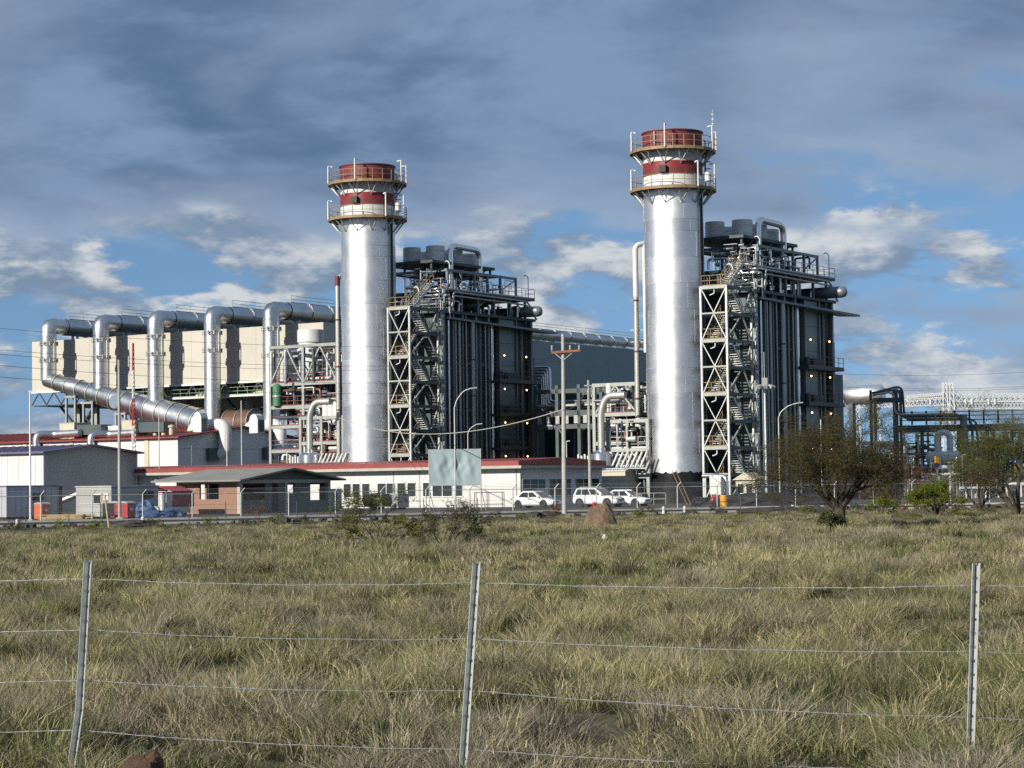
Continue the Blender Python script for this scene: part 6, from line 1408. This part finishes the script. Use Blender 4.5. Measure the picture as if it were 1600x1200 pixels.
def make_tree(name, label, cat_, p, stems, depth, leaf_m, nleaf, leaf_s, seed, twig_n=3, droop=.1, len0=1.0, shrink=.72, bark='bark', leaf_spread=.12, rt=.02, spread=.75, group=None, trunk=None, fill=None):
    """stems: list of (start radius, direction, length). Recursive limbs, twigs at the ends, small leaves along the twigs"""
    rs = random.Random(seed); o = thing(name, label, cat_, p, 0, group); wood = MB(); tw = MB(); ends = []
    def limb(a, d, L, r, lev):
        pts = [a]; rr = [r]; n = 4 if lev < 2 else 3
        for i in range(n):
            d = (d+Vector((rs.gauss(0, .16), rs.gauss(0, .16), rs.gauss(0, .10)))).normalized()
            pts.append(pts[-1]+d*L/n); rr.append(r*(1-.45*(i+1)/n))
        (wood if r > rt else tw).sweep(pts, rr, 7 if r > .06 else (5 if r > rt else 3), False)
        if lev >= depth:
            for i in range(1, len(pts)): ends.append((pts[i-1], pts[i]))
            return
        for i in range(rs.choice((2, 3, 3)) if lev < depth-1 else twig_n):
            f = rs.uniform(.45, 1.0) if i else 1.0; k = min(n-1, int(f*n)); q = pts[k].lerp(pts[k+1], f*n-k) if k < n else pts[-1]
            side = Vector((rs.gauss(0, 1), rs.gauss(0, 1), rs.gauss(0, .55))); side = (side-d*side.dot(d)).normalized(); nd = (d+side*spread*rs.uniform(.6, 1.3)+Vector((0, 0, -droop*lev*.5+.05))).normalized()
            limb(q, nd, L*shrink*rs.uniform(.75, 1.2), rr[k]*.68, lev+1)
    b0 = Vector((0, 0, -.1))
    if trunk:
        b0 = Vector((trunk[2], 0, trunk[1])); wood.sweep([(0, 0, -.15), (trunk[2]*.2, 0, .1), (trunk[2]*.6, .02, trunk[1]*.6), b0+Vector((0, 0, .1))], [trunk[0]*1.35, trunk[0]*1.05, trunk[0], trunk[0]*1.05], 10, False)
    for r0, dv, L in stems: limb(b0, Vector(dv).normalized(), L, r0, 0)
    if fill:
        (cx, cy, cz), (ex, ey, ez), nf = fill; lob = [(Vector((rs.gauss(0, 1), rs.gauss(0, 1), rs.gauss(0, .8))).normalized(), rs.uniform(.75, 1.12)) for _ in range(26)]
        cl = []
        for i in range(nf):
            d = Vector((rs.gauss(0, 1), rs.gauss(0, 1), abs(rs.gauss(0, 1))*1.0-.5)).normalized(); rr_ = max(lb[1] for lb in lob if lb[0].dot(d) > max(q[0].dot(d) for q in lob)-.02)
            f = rr_*rs.random()**.42; c = Vector((cx+ex*d.x*f, cy+ey*d.y*f, cz+ez*d.z*f))
            if i < nf//16: cl.append(c)
            else: c = cl[rs.randrange(len(cl))]+Vector((rs.gauss(0, .24), rs.gauss(0, .24), rs.gauss(0, .19)))
            if c.z < .55: continue
            u = (d+Vector((rs.gauss(0, .5), rs.gauss(0, .5), rs.gauss(0, .35)))).normalized(); e = c+u*rs.uniform(.25, .55); tw.sweep([c, c.lerp(e, .5)+Vector((0, 0, rs.uniform(-.04, .04))), e], [.009, .006, .003], 3, False); ends.append((c, e)); ends.append((c, e))
    wood.build('trunk', MAT[bark], o); cr = tw.build('twigs', MAT['twig'], o); cr['kind'] = 'stuff'
    V = []; F = []
    for i in range(nleaf):
        a, b = ends[rs.randrange(len(ends))]; c = a.lerp(b, rs.random())+Vector((rs.gauss(0, leaf_spread), rs.gauss(0, leaf_spread), rs.gauss(0, leaf_spread)*.8))
        s = leaf_s*rs.uniform(.5, 1.4); u = Vector((rs.gauss(0, 1), rs.gauss(0, 1), rs.gauss(0, .6))).normalized(); w = u.cross(Vector((rs.gauss(0, 1), rs.gauss(0, 1), rs.gauss(0, 1)))).normalized(); n = len(V)
        V += [c-u*s, c+w*s*.32, c+u*s, c-w*s*.32]; F.append((n, n+1, n+2, n+3))
    cm = MB().add(V, F).build('crown', MAT[leaf_m], o); cm['kind'] = 'stuff'
    return o
p = ground(1313, 826); p.z = float(gz(p.x, p.y))
make_tree('mesquite_tree', 'broad dark mesquite tree with forked trunk in the field', 'tree', p, [(.15, (-.45, .05, 1), 1.5), (.16, (.38, .1, 1), 1.5), (.11, (-.05, -.3, 1), 1.7), (.11, (.85, .1, .8), 1.5), (.10, (-.9, .2, .8), 1.4), (.08, (.05, .45, 1), 1.6), (.08, (-.3, -.4, 1), 1.6)], 5, 'leaf_olive', 76000, .034, 12, 3, .05, 1.0, .74, leaf_spread=.10, spread=.72, trunk=(.22, .75, .0), fill=((-.05, 0, 2.45), (3.4, 2.8, 2.65), 2700))
p = ground(1462, 808); p.z = 0
make_tree('leafy_bush', 'bright yellow green bush beside the mesquite tree', 'bush', p, [(.09, (-.3, 0, 1), .7), (.09, (.4, .2, 1), .7), (.08, (.05, -.3, 1), .8), (.07, (-.7, .2, .8), .6), (.07, (.75, -.1, .8), .6)], 4, 'leaf_bright', 14000, .05, 21, 4, .05, 1.0, .80)
p = ground(1412, 800); p.z = 0
make_tree('dry_bush', 'leafless reddish brown bush between mesquite and yellow green bush', 'bush', p, [(.05, (-.4, 0, 1), 1.2), (.05, (.3, .2, 1), 1.2), (.05, (.0, -.3, 1), 1.3), (.04, (-.8, .2, .8), 1.1), (.04, (.7, -.1, .8), 1.1)], 4, 'leaf_dry', 5200, .05, 27, 4, .02, 1.0, .80, 'leaf_dry', rt=.004)
p = ground(1380, 808); p.z = 0
make_tree('leafy_bush', 'low olive bush at the foot of the reddish dry bush', 'bush', p, [(.05, (-.5, 0, .8), .5), (.05, (.5, .2, .8), .5), (.05, (.0, -.3, .9), .45)], 3, 'leaf_bright', 2200, .055, 31, 3, .05)
p = at(1592, 790, 112); p.z = 0
make_tree('thorn_tree', 'sparse olive thorn tree in front of the switchyard', 'tree', p, [(.14, (-.4, 0, 1), 2.4), (.14, (.2, .2, 1), 2.6), (.12, (.5, -.2, 1), 2.2), (.10, (-.1, -.4, 1), 2.3), (.08, (-.9, -.1, .8), 1.9)], 5, 'leaf_mid', 42000, .04, 44, 3, .05, 1.0, .76, fill=((.2, 0, 3.2), (3.0, 2.6, 2.6), 1300))
p = at(1530, 795, 125); p.z = 0
make_tree('thorn_tree', 'low spreading thorn tree behind the red road sign', 'tree', p, [(.09, (-.45, 0, 1), 1.4), (.09, (.4, .2, 1), 1.4), (.08, (.05, -.2, 1), 1.7), (.07, (-.9, .1, .7), 1.2)], 4, 'leaf_olive', 17000, .04, 46, 3, .05, 1.0, .76, fill=((0, 0, 1.9), (1.9, 1.7, 1.6), 650))
p = ground(1297, 836); p.z = float(gz(p.x, p.y))
make_tree('cactus_bush', 'small grey green prickly bush beside the mesquite trunk', 'bush', p, [(.035, (-.15, 0, 1), .45), (.03, (.25, 0, 1), .35)], 4, 'leaf_grey', 2600, .05, 51, 4, .02, 1.0, .7, leaf_spread=.06, spread=1.0)
p = ground(588, 850); p.z = float(gz(p.x, p.y))
st5 = lambda r, L: [(r, (-.75, 0, 1), L), (r, (.7, .1, 1), L), (r, (.0, -.4, 1), L), (r, (-.3, .3, 1), L*1.1), (r, (.35, .3, 1), L*.9), (r, (-1.0, -.2, .7), L*.8), (r, (1.0, 0, .7), L*.8)]
make_tree('creosote_bush', 'olive twiggy shrub with a yellow green top before the road', 'bush', p, st5(.030, .78), 4, 'leaf_mid', 6800, .040, 61, 4, .02, 1.0, .78, 'twig', .05, .006, .5)
p = ground(700, 856); p.z = float(gz(p.x, p.y))
make_tree('creosote_bush', 'dark bare branched shrub below the blue banner', 'bush', p, st5(.034, .68), 4, 'leaf_grey', 3800, .040, 63, 4, .02, 1.0, .76, 'twig', .05, .006, .5)
p = at(405, 822, 124); p.z = 0
make_tree('dry_weed', 'thin reddish dry weed at the road edge before the gatehouse', 'weed', p, [(.012, (-.1, 0, 1), .6), (.012, (.15, 0, 1), .7), (.01, (-.3, .1, 1), .5), (.01, (.35, .1, 1), .5)], 3, 'leaf_dry', 500, .04, 65, 3, 0, 1.0, .7, 'leaf_dry', .05, .004, .5)
for i, (px, D, lab) in enumerate(((866, 128, 'rusty brown weed clump at the foot of the power pole'), (1120, 133, 'small grey weed at the road edge below the yellow barrel'), (1010, 130, 'pale dry weed at the road edge beyond the boulder'))):
    p = at(px, 805, D); p.z = 0; make_tree('dry_weed', lab, 'weed', p, [(.012, (-.5, 0, 1), .35), (.012, (.5, 0, 1), .35), (.01, (0, .3, 1), .4)], 3, 'leaf_dry' if i == 0 else 'leaf_grey', 500, .045, 70+i, 3, 0, 1.0, .7, 'twig', .05, .004, .6)
rs = random.Random(99)
for i in range(16):
    px = (25, 95, 150, 240, 330, 430, 480, 545, 630, 775, 820, 1000, 1080, 1190, 1260, 1545)[i]; D = rs.uniform(112, 122)+(0 if px < 400 else 6); p = at(px, 815, D); p.z = 0
    make_tree('verge_weed', 'low green weed tuft in the rough verge before the road', 'weed', p, [(.01, (-.6, 0, .8), .3), (.01, (.6, 0, .8), .3), (.01, (0, .4, .9), .3)], 2, 'leaf_bright' if i % 3 else 'leaf_grey', 420, .05, 200+i, 4, 0, 1.0, .8, 'twig', .09, .004, .9, 'green weed tufts along the verge')

# ================================================================== ROCKS
def rock(name, label, p, rx, ry, rz, seed, m, rz0=0.0, lean=(0, 0), taper=0.0):
    rs_ = np.random.RandomState(seed); n, k = 26, 16; ph = rs_.rand(20)*6.28; planes = [(v/np.linalg.norm(v), rs_.uniform(.62, .92)) for v in rs_.randn(14, 3)]; vs = []
    for i in range(k+1):
        th = math.pi*i/k
        for j in range(n):
            a = 2*math.pi*j/n; d = np.array((math.sin(th)*math.cos(a), math.sin(th)*math.sin(a), math.cos(th))); r = 1.0
            for nv, h in planes:
                q = d @ nv
                if q > 1e-3: r = min(r, h/q)
            r *= 1+.05*math.sin(3*a+ph[2])*math.sin(3*th+ph[3])+.035*math.sin(7*a+ph[0])*math.sin(5*th+ph[1])+.018*rs_.randn()
            z = d[2]*r; tp = 1-taper*max(0, z); vs.append((d[0]*r*rx*tp+lean[0]*max(0, z), d[1]*r*ry*tp+lean[1]*max(0, z), z*rz+.15*rz))
    fs = [(i*n+j, (i+1)*n+j, (i+1)*n+(j+1) % n, i*n+(j+1) % n) for i in range(k) for j in range(n)]
    o = MB().add(vs, fs).build(name, MAT[m]); o.location = p; o.rotation_euler = (0, 0, rz0); return tag(o, label, 'rock')
mat('stone_tan', (.27, .175, .11), .9, 0, .3, 3.0, .6, 10, .3, (.12, .095, .075)); mat('stone_pale', (.55, .50, .45), .9, 0, .1, 5, .4, 20); mat('stone_brown', (.075, .038, .020), .9, 0, .35, 9, .6, 25)
mat('stone_streaked', (.155, .105, .070), .9, 0, .35, 2.2, .9, 6, .75, (.06, .05, .042))  # brown stone broken up by dark streaks and mottling
mat('stone_dark', (.045, .042, .040), .9, 0, .35, 3, .6, 10)
p = ground(940, 826); rock('boulder', 'large pointed tan boulder lying in the field before the cars', (p.x, p.y, .10), .74, .62, 1.02, 8, 'stone_streaked', .2, (-.10, 0), .26)
p = ground(945, 852); rock('stone', 'small pale stone lying in the grass below the boulder', (p.x, p.y, .22), .12, .1, .11, 3, 'stone_pale')
p = at(226, 1205, 11.0); rock('stone', 'rough brown rock poking up near the kinked fence post', (p.x, 11.0, p.z-.07), .13, .16, .15, 5, 'stone_brown', .3)
p = ground(748, 902); rock('stone', 'small orange stone in the grass behind the upright fence post', (p.x, p.y, .2), .13, .12, .12, 9, 'stone_tan')
# dark rubble bank along the near side of the road
rs = np.random.RandomState(17); rb = MB()
cube = [(-1,-1,-1),(1,-1,-1),(1,1,-1),(-1,1,-1),(-.7,-.7,1),(.7,-.7,1),(.7,.7,1),(-.7,.7,1)]
for i in range(1500):
    x = rs.uniform(-50, 50); pile = vnoise(x, 0, 4.5, 31)
    if rs.rand() > .18+pile**2*1.2: continue
    y = road_y(x)-.7-rs.rand()**1.3*3.6; s = rs.uniform(.05, .20)*(1+.8*(pile > .6)); an = rs.rand()*6.28; c_, s_ = math.cos(an), math.sin(an); j = 1+.35*rs.randn(8, 3)
    vs = []
    for q, (a, b, c) in enumerate(cube): a, b, c = a*j[q, 0]*s, b*j[q, 1]*s*.8, c*j[q, 2]*s*.6; vs.append((x+a*c_-b*s_, y+a*s_+b*c_, c+s*.35))
    rb.add(vs, [(3,2,1,0),(4,5,6,7),(0,1,5,4),(1,2,6,5),(2,3,7,6),(3,0,4,7)])
o = rb.build('rubble', MAT['stone_dark']); o['kind'] = 'stuff'; o['label'] = 'dark rubble and gravel strewn along the road verge'
for i, (px, D, rx, lab) in enumerate(((205, 119, 1.6, 'dark rubble mound at the road edge by the leaning wooden stake'), (858, 133, .9, 'dark rubble mound at the foot of the power pole'), (835, 131, .6, 'small rubble mound left of the power pole foot' if 0 else 'small rubble mound between sedan and power pole'), (1210, 138, 2.2, 'long low rubble mound before the big mesquite tree'))):
    p = at(px, 805, D); heap('rubble_mound', lab, 'mound', (p.x, p.y, -.02), rx, .7, .38, 'stone_dark', 50+i, .35, 18)
